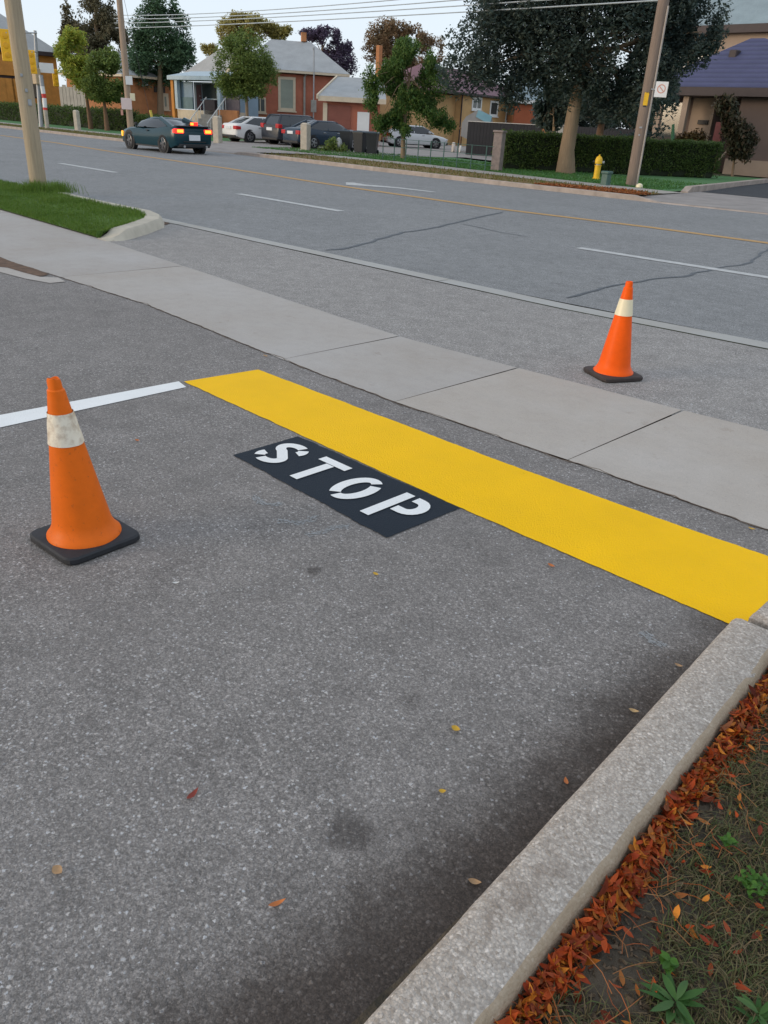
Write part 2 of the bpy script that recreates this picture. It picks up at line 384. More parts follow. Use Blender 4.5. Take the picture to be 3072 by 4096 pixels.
# ------------------------------------------------------------------ road markings
def ribbon(pts, wid, z, name, mat):
    b = MB(); A, Bp = [], []
    for i, p in enumerate(pts):
        d = (pts[min(i+1, len(pts)-1)]-pts[max(i-1, 0)]); d.z = 0; d.normalize(); n = Vector((-d.y, d.x, 0))
        wd = wid[i] if hasattr(wid, '__len__') else wid
        A.append(Vector((p.x, p.y, z))+n*wd/2); Bp.append(Vector((p.x, p.y, z))-n*wd/2)
    b.sheet(A, Bp); return b.build(name, mat)
b = MB()
q = [at(735, 1528), at(1033, 1480), at(2000, 1847), at(2700, 2100), at(3072, 2227), V(-.5, 3.435), V(-.45, 2.80), at(2905, 2493), at(2300, 2233), at(1840, 2033)]
q = wobble([Vector((p.x, p.y, .004)) for p in q+[q[0]]], .02, .006, 9.)[:-1]; b.poly(q)
tag(b.build('stop_line', M['yellow']), 'wide fresh yellow stop bar painted across the parking lot exit', 'road marking')
st = thing('stop_marking', 'black painted panel with white stencilled STOP beside the yellow bar', 'road marking', (-2.69, 2.51, 0))
b = MB(); pan = [at(935, 1822), at(1546, 2154), at(1840, 2035), at(1194, 1747)]
pan = wobble([Vector((p.x, p.y, .004)) for p in pan+[pan[0]]], .015, .008, 9.)[:-1]; b.poly(pan); b.build('panel', M['stopblack'], st, world=True)
def arc(cx, cy, rx, ry, a0, a1, n=12): return [V(cx+rx*math.cos(R(a0+(a1-a0)*i/n)), cy+ry*math.sin(R(a0+(a1-a0)*i/n))) for i in range(n+1)]
def letter(x0, strokes, y0=2.345, w=.2, h=.31):
    b = MB(); k = 0
    for pts, wd in strokes:
        P = [V(x0+p.x*w, y0+p.y*h) for p in pts]; A, Bp = [], []
        for i, p in enumerate(P):
            d = (P[min(i+1, len(P)-1)]-P[max(i-1, 0)]).normalized(); n = Vector((-d.y, d.x, 0))
            A.append(p+n*wd/2+V(0, 0, .008)); Bp.append(p-n*wd/2+V(0, 0, .008))
        b.sheet(A, Bp)
    o = b.build('letter', M['stopwhite'], st, world=True); return o
sw = .058
Sx = -3.25
letter(Sx, [(arc(.50, .735, .36, .175, 62, 250, 16)+arc(.50, .265, .36, .175, 62, -112, 16)[3:], sw),
            (arc(.50, .735, .36, .175, 40, -22, 5), sw), (arc(.50, .265, .36, .175, 218, 160, 5), sw)])
letter(-2.957, [([V(-.02, .91), V(1.02, .91)], sw), ([V(.5, -.02), V(.5, .80)], sw)])
letter(-2.66, [(arc(.5, .5, .36, .41, 62, 238, 20), sw), (arc(.5, .5, .36, .41, 42, -102, 18), sw)])
letter(-2.36, [([V(.13, -.03), V(.13, 1.02)], sw), ([V(.42, .925), V(.60, .925)]+arc(.60, .70, .28, .225, 70, -90, 10)+[V(.36, .475)], sw)])
wl = [at(0, 1662), at(715, 1527), at(745, 1550), at(0, 1712)]
b = MB(); d = (wl[0]-wl[1])*1.2; b.poly([Vector((p.x, p.y, .0035)) for p in (wl[1]+d, wl[1], wl[2], wl[2]+(wl[3]-wl[2])*1.9)])
tag(b.build('parking_line', M['stopwhite']), 'crisp white parking line running from the yellow bar behind the near cone', 'road marking')
for (a, c, lab) in (((2315, 991), (3240, 1136), 'longest white lane dash, beside the cone on the right'), ((954, 775), (1365, 845), 'middle white lane dash on the near lanes of the road'), ((241, 653), (463, 690), 'small faded white lane dash beyond the grass verge')):
    o = ribbon([at(*a), at(*c)], .21, .002, 'lane_dash', M['oldwhite']); tag(o, lab, 'road marking', 'white lane dashes')
yl_pts = [at(x, y) for x, y in ((0, 541), (230, 572), (417, 602), (900, 672), (1389, 748), (2000, 836), (2600, 909), (3072, 972), (3500, 1032))]
tag(ribbon(yl_pts, .27, .002, 'centre_line', M['oldyellow']), 'worn yellow centre line running the length of the road', 'road marking')
aw = [at(1400, 730), at(1425, 739), at(1500, 744), at(1600, 752), at(1735, 768)]
tag(ribbon(aw, [.25, .75, .55, .32, .22], .002, 'lane_arrow', M['oldwhite']), 'smeared white arrow mark painted just beyond the yellow centre line', 'road marking')
def zoompts(x0, y0, k, pts): return [at(x0+x*k, y0+y*k) for x, y in pts]
for pts, wd in ((zoompts(2200, 1000, .5256, ((120, 365), (330, 305), (560, 255), (720, 235), (900, 207), (1010, 203), (1100, 175), (1200, 157), (1350, 122), (1480, 108), (1540, 80), (1600, 30), (1690, -20))), .05),
                (zoompts(1200, 600, .4822, ((210, 830), (350, 820), (480, 790), (620, 755), (740, 715), (850, 683), (1000, 665), (1150, 635), (1330, 595), (1500, 552), (1700, 512))), .075),
                (zoompts(1200, 600, .4822, ((1330, 612), (1480, 640), (1659, 682), (1900, 720))), .03)):
    pp = [pts[0]]
    for a, c in zip(pts[:-1], pts[1:]):
        for i in range(1, 5):
            p = a.lerp(c, i/4); p = p+V(noise.noise(p*3)*.05, noise.noise(p*3+V(5, 5, 5))*.05); pp.append(p)
    ws = [wd*(.75+.6*abs(noise.noise(p*2.2))) for p in pp]; ws[0] = ws[-1] = .01
    tag(ribbon(pp, ws, .0015, 'road_crack', M['tar']), kind='structure')
# dirt line where the lot meets the sidewalk
b = MB(); e = [p+V(0, .004, .0) for p in wobble([p for p in NEAR if p.x > -10.1 and p.x < 5], .04, .03, 4.)]
b.sheet([p+V(0, .010, .0052) for p in e], [p+V(0, .004-.016*abs(noise.noise(p*9)), .0052) for p in e]); tag(b.build('dirt', M['joint']), kind='structure')

# pale rubbed scuffs on the asphalt below the panel and near the kerb
SC = MB()
M['scuff'] = plain('pale_scuff', (.33, .335, .335), .9, .25, 90)
for pts in (((1010, 1985), (1040, 2010), (1090, 2022), (1130, 2015)), ((1110, 2080), (1170, 2092), (1230, 2088), (1265, 2062)), ((1225, 2140), (1290, 2128), (1345, 2108), (1400, 2105)), ((2560, 2530), (2600, 2556), (2660, 2590))):
    P = [at(*p) for p in pts]; pp = []
    for a, c in zip(P[:-1], P[1:]):
        for i in range(14): p = a.lerp(c, i/14); pp.append(p+V(noise.noise(p*60)*.006, noise.noise(p*55+V(4, 4, 4))*.006))
    for k in range(0, len(pp)-1):
        d = (pp[k+1]-pp[k]).normalized(); n = V(-d.y, d.x)
        for q_ in range(3):
            c = pp[k].lerp(pp[k+1], random.random())+n*random.gauss(0, .012); l_, w_ = random.uniform(.003, .012), random.uniform(.0015, .005)
            z_ = V(0, 0, .0008+random.random()*.0022); SC.poly([c+d*l_+z_, c+n*w_+z_, c-d*l_+z_, c-n*w_+z_])
tag(SC.build('scuff', M['scuff']), kind='structure')
# ------------------------------------------------------------------ near kerb, right of the lot
def pebble_conc(name, base, tintd):
    m, nt, b = newmat(name); q = NB(nt); v = q.coord()
    vd = q.warp(v, 130, .008)
    def cells(sc):
        x = q.n('ShaderNodeTexVoronoi'); x.inputs['Scale'].default_value = sc; q.l(vd, x.inputs['Vector'])
        sp = q.n('ShaderNodeSeparateColor'); q.l(x.outputs['Color'], sp.inputs[0]); return x, sp
    x, sp = cells(122); x2, sp2 = cells(240)
    f = q.noise(v, 4, 5, .65); g = q.noise(v, 190, 2, .7)
    col = q.mix(q.ramp(f, [(.35, 0.), (.65, 1.)]), tuple(a*.88 for a in base), base)
    col = q.mix(.85, col, q.mix(1., col, q.ramp(sp.outputs[0], [(0., (.62, .58, .53)), (.25, (.88, .85, .82)), (.6, (1.02, 1.01, 1.0)), (.88, (1.2, 1.2, 1.2)), (1., (1.5, 1.52, 1.55))]), 'MULTIPLY'))
    col = q.mix(.6, col, q.mix(1., col, q.ramp(sp2.outputs[0], [(0., .6), (.3, .9), (.7, 1.08), (1., 1.35)]), 'MULTIPLY'))
    col = q.mix(q.ramp(x.outputs['Distance'], [(.32, 0.), (.65, .5)]), col, tuple(a*.55 for a in base))
    h = q.noise(v, 2.3, 5, .7)
    col = q.mix(q.ramp(h, [(.58, 0.), (.66, .55)]), col, tintd)
    ge = q.n('ShaderNodeNewGeometry'); sx = q.n('ShaderNodeSeparateXYZ'); q.l(ge.outputs['True Normal'], sx.inputs[0])
    col = q.mix(q.math('MULTIPLY', q.math('GREATER_THAN', sx.outputs[0], .5), .75), col, (.36, .265, .165))   # bare sandy cast face towards the soil
    q.l(col, b.inputs['Base Color']); b.inputs['Roughness'].default_value = .85
    q.bump(q.math('ADD', q.math('MULTIPLY', x.outputs['Distance'], -.5), q.math('MULTIPLY', g, .6)), b, .7, .006)
    return m
M['kerb'] = pebble_conc('exposed_aggregate_concrete', (.475, .42, .365), (.16, .12, .09))
KH = .12
kl = [at(2910, 2493, KH), at(1900, 3606, KH), at(1444, 4096, KH)]
kr = [at(3072, 2625, KH), at(2840, 2900, KH), at(1935, 4096, KH)]
kb = at(1978, 4096, .05)
def kerb_piece(yA, yB, endA, name, label):
    b = MB(); rings = []; n = max(2, int(abs(yB-yA)/.03))
    xl = lambda y: kl[2].x+(kl[0].x-kl[2].x)*(y-kl[2].y)/(kl[0].y-kl[2].y)
    xr = lambda y: kr[2].x+(kr[0].x-kr[2].x)*(y-kr[2].y)/(kr[0].y-kr[2].y)
    for i in range(n+1):
        y = yA+(yB-yA)*i/n; j = noise.noise(V(0, y*6, 0))*.005+noise.noise(V(3, y*18, 0))*.004; j2 = noise.noise(V(9, y*7, 4))*.006+noise.noise(V(9, y*23, 4))*.004
        a, c = xl(y), xr(y)
        rings.append([V(a-.012, y, -.02), V(a-.010+j*.3, y, KH-.045), V(a-.004+j*.3, y, KH-.022), V(a+.008+j*.4, y, KH-.007), V(a+.026+j*.4, y, KH), V(c-.014+j2, y, KH), V(c-.002+j2, y, KH-.008+j2*.3), V(c+.004+j2, y, KH-.02), V(c+.010+j2*.6, y, -.02)])
    b.loft(rings); return tag(b.build(name, M['kerb'], smooth=True, angle=50), label, 'kerb')
kerb_piece(-1.2, 2.635, None, 'concrete_kerb', 'long pebbly concrete kerb between the asphalt and the leafy soil')
b = MB()
def kr2(dx):
    y0 = 2.70
    return [V(-.695+dx, y0-.015*dx, -.02), V(-.69+dx, y0, KH-.02), V(-.685+dx, y0+.012, KH-.006), V(-.68+dx, y0+.025, KH), V(-.68+dx, y0+.16, KH), V(-.685+dx, y0+.175, KH-.02), V(-.69+dx, y0+.18, -.02)]
rg = [kr2(i*.05) for i in range(40)]
b.loft(rg); tag(b.build('concrete_kerb', M['kerb'], smooth=True, angle=35), 'kerb end block against the yellow bar at the right edge', 'kerb')
# ------------------------------------------------------------------ left verge with its kerb
M['kerbl'] = plain('pale_kerb_concrete', (.50, .45, .36), .85, .2, 4, .3, .004)
ko = [V(-60, 9.5), V(-30, 8.15), V(-20, 7.45), at(271, 772, .13), at(422, 805, .13), at(512, 823, .13), at(603, 841, .13), at(642, 858, .13), at(640, 874, .13), at(573, 898, .13), at(512, 916, .125), at(480, 940, .07), at(425, 962, .01)]
b = MB(); rings = []
P = []
for a, c in zip(ko[:-1], ko[1:]):
    for i in range(3): P.append(a.lerp(c, i/3))
P.append(ko[-1])
for i, p in enumerate(P):
    d = P[min(i+2, len(P)-1)]-P[max(i-2, 0)]; d.z = 0; d.normalize(); n = Vector((d.y, -d.x, 0))   # towards the grass (right of travel)
    z = p.z; W = .24
    rings.append([Vector((p.x, p.y, -.01))-n*.06, Vector((p.x, p.y, max(z-.03, .0)))-n*.01, Vector((p.x, p.y, z))+n*.02, Vector((p.x, p.y, z))+n*W, Vector((p.x, p.y, -.01))+n*(W+.01)])
b.loft(rings); tag(b.build('concrete_kerb', M['kerbl'], smooth=True, angle=35), 'pale curved kerb ending round the grass verge with the pole', 'kerb')
vi = [Vector((p.x, p.y, 0))+0*p for p in P]
inner = []
for i, p in enumerate(P):
    d = P[min(i+2, len(P)-1)]-P[max(i-2, 0)]; d.z = 0; d.normalize(); n = Vector((d.y, -d.x, 0)); inner.append(Vector((p.x, p.y, 0))+n*.22)
M['turf'] = plain('verge_turf', (.085, .16, .022), .95, .4, 3, .6, .02, col2=(.06, .12, .018))
outer = [V(p.x, min(yl(FARW, max(-31.9, p.x)), p.y-.02), 0) if p.x > -31.9 else V(p.x, 6, 0) for p in inner]
b = MB(); mid = [a.lerp(c, .5) for a, c in zip(inner, outer)]
b.sheet([p+V(0, 0, .11) for p in inner], [p+V(0, 0, .10) for p in mid]); b.sheet([p+V(0, 0, .10) for p in mid], [p+V(0, 0, .02) for p in outer])
tag(b.build('verge_turf', M['turf']), kind='structure')
VERGE = (inner, outer)
# worn soil where kerb meets sidewalk, and at the left edge of the lot
M['soilb'] = plain('brown_dirt', (.15, .085, .05), .95, .5, 9, .4, .01)
b = MB(); b.poly([at(x, y, .006) for x, y in ((-60, 1000), (0, 1027), (60, 1052), (150, 1078), (195, 1098), (160, 1106), (90, 1088), (30, 1070), (-60, 1060))]); tag(b.build('dirt', M['soilb']), kind='structure')
b = MB(); b.poly([at(x, y, .0055) for x, y in ((-60, 1062), (30, 1071), (90, 1089), (160, 1107), (232, 1110), (262, 1126), (200, 1132), (100, 1114), (0, 1088), (-60, 1082))]); tag(b.build('concrete_strip', M['conc']), kind='structure')
b = MB(); b.poly([at(x, y, .0056) for x, y in ((645, 880), (680, 893), (640, 905), (590, 925), (520, 948), (440, 966), (500, 950), (570, 928), (628, 900))]); tag(b.build('dirt', M['soilb']), kind='structure')
# ------------------------------------------------------------------ planting bed, right of the kerb
M['soil'] = plain('bed_soil', (.095, .072, .048), .95, .5, 11, .9, .02, col2=(.038, .032, .022))
b = MB(); nx, ny = 70, 110; vs = []
for j in range(ny+1):
    for i in range(nx+1):
        x = -.66+3.6*i/nx; y = -1.2+3.88*j/ny
        z = .045+.02*noise.noise(V(x*3, y*3, 0))+.012*noise.noise(V(x*11, y*11, 4))
        vs.append((x, y, z))
b.add(vs, [(j*(nx+1)+i, j*(nx+1)+i+1, (j+1)*(nx+1)+i+1, (j+1)*(nx+1)+i) for j in range(ny) for i in range(nx)])
tag(b.build('bed_soil', M['soil'], smooth=True), kind='structure')
def bedz(x, y): return .045+.02*noise.noise(V(x*3, y*3, 0))+.012*noise.noise(V(x*11, y*11, 4))
# ------------------------------------------------------------------ cones
def cone_orange(name, col, worn):
    m, nt, b = newmat(name); q = NB(nt); v = q.coord()
    f = q.noise(v, 7, 5, .65); g = q.noise(v, 38, 4, .7)
    c = q.mix(q.ramp(f, [(.35, 0.), (.7, 1.)]), tuple(x*.84 for x in col), col)
    c = q.mix(q.ramp(g, [(.60, 0.), (.72, worn)]), c, (.20, .06, .03))
    q.l(c, b.inputs['Base Color']); b.inputs['Roughness'].default_value = .45; b.inputs['Specular IOR Level'].default_value = .18
    b.inputs['Subsurface Weight'].default_value = .0
    q.bump(g, b, .12, .004); return m
M['cone_a'] = cone_orange('worn_orange_vinyl', (.84, .158, .008), .5)
M['cone_b'] = cone_orange('bright_orange_vinyl', (.98, .118, .002), .0)
M['rubber'] = plain('black_rubber', (.022, .024, .029), .7, .4, 12, .3, .004)
M['rubber2'] = plain('brown_black_rubber', (.050, .036, .032), .75, .4, 12, .3, .004)
M['collar_a'] = plain('scuffed_reflective_sheet', (.80, .72, .58), .35, .35, 26, .4, .004, col2=(.52, .41, .30), thr=(.32, .55))
M['collar_b'] = plain('cream_reflective_sheet', (.84, .74, .50), .35, .08, 12)
def cone(p, rz, label, mo, mc, mr, worn):
    t = thing('traffic_cone', label, 'traffic cone', p, rz, 'orange traffic cones')
    b = MB(); n = 8; bw, c = .172, .04
    def oct(w, c, z): return [(x, y, z) for x, y in ((-w+c, -w), (w-c, -w), (w-c*.3, -w+c*.3), (w, -w+c), (w, w-c), (w-c*.3, w-c*.3), (w-c, w), (-w+c, w), (-w+c*.3, w-c*.3), (-w, w-c), (-w, -w+c), (-w+c*.3, -w+c*.3))]
    b.loft([oct(bw-.006, c, 0), oct(bw, c, .008), oct(bw, c, .026), oct(bw-.006, c, .034), oct(bw-.03, c, .037)])
    b.build('base', mr, t, smooth=True, angle=35)
    h0, h1 = .034, .705
    rad = lambda z: .128+(.0255-.128)*((z-h0)/(h1-h0))
    prof = [(.150, h0), (.149, h0+.010), (.137, h0+.022), (rad(h0+.05)+.002, h0+.05)]+[(rad(h0+.05+.02*i), h0+.05+.02*i) for i in range(1, 30)]
    prof = [p for p in prof if p[1] < h1-.045]
    prof += [(rad(h1-.045)+.001, h1-.045), (rad(h1-.04)-.004, h1-.040), (rad(h1-.03)-.004, h1-.012), (rad(h1)-.002, h1-.001), (rad(h1)-.005, h1), (rad(h1)-.008, h1-.010), (rad(h1)-.012, h1-.05)]
    b = MB(); b.lathe(prof, 48)
    o = b.build('cone_body', mo, t, smooth=True)
    if worn:                                              # nicked top rim
        for v in o.data.vertices:
            if v.co.z > .64:
                k = noise.noise(v.co*40)
                v.co.x += k*.003; v.co.y += noise.noise(v.co*33+Vector((3, 1, 2)))*.003
                if v.co.z > .69: v.co.z += k*.010
    b = MB(); z0, z1 = (.445, .572) if worn else (.465, .582)
    b.lathe([(rad(z0+(z1-z0)*i/12)+.0035, z0+(z1-z0)*i/12) for i in range(13)], 48, caps=False)
    o = b.build('reflective_collar', mc, t, smooth=True)
    if worn:
        for v in o.data.vertices:
            k = noise.noise(Vector((v.co.x*50, v.co.y*50, v.co.z*30)))*.0025; d = Vector((v.co.x, v.co.y, 0)).normalized(); v.co += d*k
    if worn:                                              # it leans a little
        for o in t.children:
            for v in o.data.vertices: v.co.x -= .042*max(0, v.co.z-.034); v.co.y -= .042*max(0, v.co.z-.034)
    return t
cone(Vector((-2.915, 1.255, 0)), R(4), 'scuffed near traffic cone with dirty torn collar standing on the lot', M['cone_a'], M['collar_a'], M['rubber'], True)
cone(Vector((-2.83, 5.455, 0)), R(-27), 'bright clean traffic cone standing beyond the sidewalk near the road', M['cone_b'], M['collar_b'], M['rubber2'], False)
# ------------------------------------------------------------------ leaves, grass, weeds
def leaf_mesh(b, p, L, W, yaw, curl, tilt, roll=0, mi=0, segs=4):
    u = Vector((math.cos(yaw), math.sin(yaw), 0)); n = Vector((-u.y, u.x, 0)); z = Vector((0, 0, 1))
    Mx = Matrix.Rotation(tilt, 3, n) @ Matrix.Rotation(roll, 3, u)
    vs = []; fs = []
    for i in range(segs+1):
        t = i/segs; wd = W*math.sin(math.pi*(t**.85))*.5+(.0006 if 0 < i < segs else 0)
        c = u*(t-.5)*L+z*(curl*(t-.5)**2*4*L*.25)
        for s in (-1, 0, 1):
            vs.append(p+Mx @ (c+n*wd*s+z*(abs(s)*wd*.35)))
    for i in range(segs):
        for s in (0, 1):
            a = i*3+s; fs.append((a, a+1, a+4, a+3))
    b.add(vs, fs, mi)
M['litter'] = foliage('dry_orange_leaves', [(.08, .016, .009), (.30, .042, .012), (.55, .095, .016), (.14, .026, .012), (.72, .25, .028), (.20, .07, .03), (.40, .060, .012), (.10, .03, .014)], .15, .55)
kxr = lambda y: kr[2].x+(kr[0].x-kr[2].x)*(y-kr[2].y)/(kr[0].y-kr[2].y)
b = MB()
for i in range(5200):
    y = random.uniform(-.2, 2.66); dens = .55+.45*noise.noise(V(0, y*3.5, 2))
    if random.random() > dens+.25: continue
    d = abs(random.gauss(0, .030+.025*noise.noise(V(4, y*2.2, 0))))+.004
    if y < 1.0: d *= .95
    x = kxr(y)+.016+d
    z = bedz(x, y)+.004+max(0, .045-d*.5)*random.random()
    s = random.choice((.5, .7, .85, 1.0, 1.1, 1.5))*random.uniform(.85, 1.15)
    leaf_mesh(b, Vector((x, y, z)), .036*s, .0095*s*random.uniform(.6, 1.3), random.uniform(0, 6.3), random.uniform(-.3, 1.4), random.gauss(0, .5), random.gauss(0, .6))
for i in range(800):
    y = random.uniform(-.1, 2.66); x = kxr(y)+.04+random.random()**1.8*1.8
    s = random.uniform(.6, 1.2)
    leaf_mesh(b, Vector((x, y, bedz(x, y)+.012+random.random()*.02)), .034*s, .012*s, random.uniform(0, 6.3), random.uniform(0, 1.4), random.gauss(0, .35), random.gauss(0, .4))
tag(b.build('leaf_litter', M['litter'], smooth=True, angle=60), 'drift of dry orange leaves lying along the kerb on the soil', 'leaves', kind='stuff')
# leaf stalks and needles
b = MB()
for i in range(190):
    y = random.uniform(-.1, 2.6); x = kxr(y)+.02+abs(random.gauss(0, .12)); a = random.uniform(0, 6.3); L = random.uniform(.05, .14)
    z = bedz(x, y)+.02+random.random()*.015; c = random.gauss(0, .25)
    pts = [Vector((x+math.cos(a+c*k)*L*(k/3-.5), y+math.sin(a+c*k)*L*(k/3-.5), z+.006*math.sin(k*1.1))) for k in range(4)]
    b.tube(pts, .0009, 3)
M['stalk'] = foliage('dry_stalks', [(.20, .05, .02), (.36, .11, .03), (.28, .19, .09)], .05)
tag(b.build('leaf_stalks', M['stalk']), 'thin dry leaf stalks tangled in the leaf drift', 'leaves', kind='stuff')
M['bedgrass'] = foliage('thin_dull_grass', [(.085, .085, .032), (.16, .115, .055), (.060, .090, .028), (.21, .145, .080), (.075, .115, .032), (.11, .085, .045)], .2)
def blade(b, p, L, W, yaw, lean, mi=0):
    u = Vector((math.cos(yaw), math.sin(yaw), 0)); n = Vector((-u.y, u.x, 0))
    a = p+Vector((0, 0, L*.55))+u*L*lean*.35; c = p+Vector((0, 0, L*(1-lean*.45)))+u*L*lean
    b.add([p-n*W/2, p+n*W/2, a+n*W*.4, a-n*W*.4, c], [(0, 1, 2, 3), (3, 2, 4)], mi)
b = MB(); cnt = 0
while cnt < 60000:
    y = random.uniform(-.15, 2.66); x = kxr(y)+.05+random.random()*1.9
    d = x-kxr(y)
    if x > -.30+2.0*(2.7-y)*.62+.25: continue
    k = noise.noise(V(x*4, y*4, 9))+.35*noise.noise(V(x*13, y*13, 2))
    if k+min(0, (d-.20)*2.2) < -.62+random.random()*.40: 
        cnt += .35; continue
    blade(b, Vector((x, y, bedz(x, y)-.003)), random.uniform(.022, .065), random.uniform(.0016, .0034), random.uniform(0, 6.3), random.uniform(.6, 1.6)); cnt += 1
tag(b.build('bed_grass', M['bedgrass']), 'thin dull grass growing in the bare soil beside the kerb', 'grass', kind='stuff')
M['crumb'] = foliage('soil_crumbs', [(.045, .032, .022), (.10, .07, .045), (.17, .12, .08), (.07, .05, .03), (.13, .07, .035)], .0)
b = MB()
for i in range(17000):
    y = random.uniform(-.15, 2.66); x = kxr(y)+.02+random.random()*1.7
    s_ = random.uniform(.002, .007); p = Vector((x, y, bedz(x, y)+.001)); a = random.uniform(0, 6.3)
    u = Vector((math.cos(a), math.sin(a), random.uniform(-.3, .5)))*s_*random.uniform(.6, 2.2); n_ = Vector((-math.sin(a), math.cos(a), random.uniform(-.3, .6)))*s_*.6
    b.add([p-u-n_, p+u-n_, p+u+n_+Vector((0, 0, s_*.5)), p-u+n_, p+Vector((0, 0, s_*1.1))], [(0, 1, 4), (1, 2, 4), (2, 3, 4), (3, 0, 4)])
tag(b.build('soil_crumbs', M['crumb']), 'dark soil crumbs and bits of bark covering the planting bed', 'soil', kind='stuff')
M['weed'] = foliage('weed_leaves', [(.035, .095, .020), (.060, .14, .035), (.085, .15, .055)], .25, .5)
M['weedv'] = foliage('bright_weed_leaves', [(.045, .12, .018), (.085, .19, .028), (.035, .09, .018)], .3, .5)
def rosette(px, py, n, L, W, label, mat, small=False):
    p = at(px, py, .06); t = thing('weed', label, 'weed', p, random.uniform(0, 6))
    b = MB()
    for i in range(n):
        a = i*2.4+random.uniform(-.3, .3); l = L*random.uniform(.6, 1.1)
        c = Vector((math.cos(a), math.sin(a), 0))*(l*.5 if not small else random.uniform(.01, L*2.2))
        leaf_mesh(b, c+Vector((0, 0, .012+random.random()*.025)), l, W*random.uniform(.7, 1.2), a+(random.uniform(-2, 2) if small else 0), random.uniform(-.8, .2), random.uniform(-.45, .05), random.gauss(0, .2), segs=6)
    b.build('leaves', mat, t, smooth=True, angle=60)
rosette(2695, 4030, 17, .075, .015, 'broad leaved weed rosette low in the bottom right corner', M['weed'])
rosette(3010, 3560, 80, .018, .011, 'bright clover patch at the right edge of the soil', M['weedv'], True)
rosette(2665, 3880, 14, .028, .016, 'small leafy weed just above the big rosette', M['weedv'])
rosette(2900, 3390, 14, .026, .012, 'small weed tuft among dull grass higher up the bed', M['weedv'])
rosette(3020, 4090, 11, .05, .012, 'leafy weed cut by the very bottom right corner', M['weed'])
def lone_leaf(px, py, L, W, col, label, yaw, z=.0):
    b = MB(); p = at(px, py, z)
    leaf_mesh(b, Vector((0, 0, .006)), L, W, yaw, .7, .05, .1, segs=6)
    key = 'leaf%d%d%d' % tuple(int(c*100) for c in col)
    if key not in M: M[key] = plain('fallen_leaf', col, .6, .3, 60)
    o = b.build('fallen_leaf', M[key], smooth=True, angle=60); o.location = p
    tag(o, label, 'leaf', 'single fallen leaves on the asphalt')
YEL, ORA, TAN, RED = (.62, .36, .02), (.55, .16, .03), (.45, .27, .13), (.25, .03, .012)
for a in ((770, 3187, .05, .014, RED, 'dark red leaf lying alone on the left half of the lot', 1.9), (1822, 2922, .03, .02, YEL, 'small bright yellow leaf in the middle of the lot', .3),
          (1768, 3172, .022, .013, YEL, 'tiny yellow leaf right of the oily spot', .9), (1107, 3622, .045, .011, ORA, 'orange leaf near the bottom edge of the lot', 1.3),
          (232, 3490, .032, .022, TAN, 'tan leaf near the lower left corner of the lot', .2), (2262, 3133, .03, .012, ORA, 'orange leaf in the dark band halfway along the kerb', 2.3),
          (1897, 3535, .034, .014, TAN, 'pale curled leaf touching the kerb low down', .6), (550, 1766, .030, .016, ORA, 'orange leaf between the near cone and the black panel', .4),
          (2712, 2668, .03, .012, TAN, 'tan leaf in the dark band close to the upper kerb end', .3), (2533, 2850, .034, .014, (.55, .36, .16), 'light brown leaf a little farther down the dark kerb band', .5),
          (1503, 2302, .028, .014, YEL, 'yellow leaf below the black stencilled panel', .2), (2204, 2268, .035, .016, ORA, 'faded orange leaf just below the yellow stop bar', .1),
          (3005, 2120, .035, .012, YEL, 'yellow leaf on the asphalt strip between bar and sidewalk', .3), (1063, 1428, .05, .02, TAN, 'tan leaf lying where the sidewalk joint meets the lot', .2),
          (704, 2337, .028, .010, (.75, .73, .68), 'pale white scrap below the near cone', 1.1)):
    lone_leaf(*a)
# faint chalk scuffs beside the panel
M['chalk'] = plain('chalk', (.34, .35, .36), .9, .2, 60)
M['lawnblade'] = foliage('verge_grass_blades', [(.080, .155, .024), (.125, .22, .032), (.095, .175, .026), (.17, .24, .045)], .35)
b = MB(); I, O = VERGE
tri = []
for i in range(len(I)-1):
    if I[i].x < -26: continue
    A_ = (I[i+1]-I[i]).length*((I[i]-O[i]).length); tri.append((A_, i))
tot = sum(a for a, _ in tri)
for k in range(52000):
    r = random.random()*tot
    for a, i in tri:
        r -= a
        if r <= 0: break
    u, v = random.random(), random.random()
    p = I[i].lerp(I[i+1], u).lerp(O[i].lerp(O[i+1], u), v)
    z = .11*(1-v)+.02*v*.5+.03*v*(1-v)
    dk = (p-Vector((-11.7, 6.6, 0))).length
    if dk < .9 and random.random() > dk: continue
    tall = 1.0+.9*max(0, noise.noise(p*1.3))
    blade(b, Vector((p.x, p.y, z)), random.uniform(.05, .10)*tall, .0075, random.uniform(0, 6.3), random.uniform(.2, .9))
pb = at(157, 760, .11)
for k in range(1500):
    a = random.uniform(0, 6.3); r = .17+abs(random.gauss(0, .22)); blade(b, pb+Vector((r*math.cos(a)+.25, r*math.sin(a), -.02)), random.uniform(.12, .30), .008, random.uniform(0, 6.3), random.uniform(.2, .8))
tag(b.build('verge_grass', M['lawnblade']), 'bright green grass on the left verge around the pole', 'grass', kind='stuff')
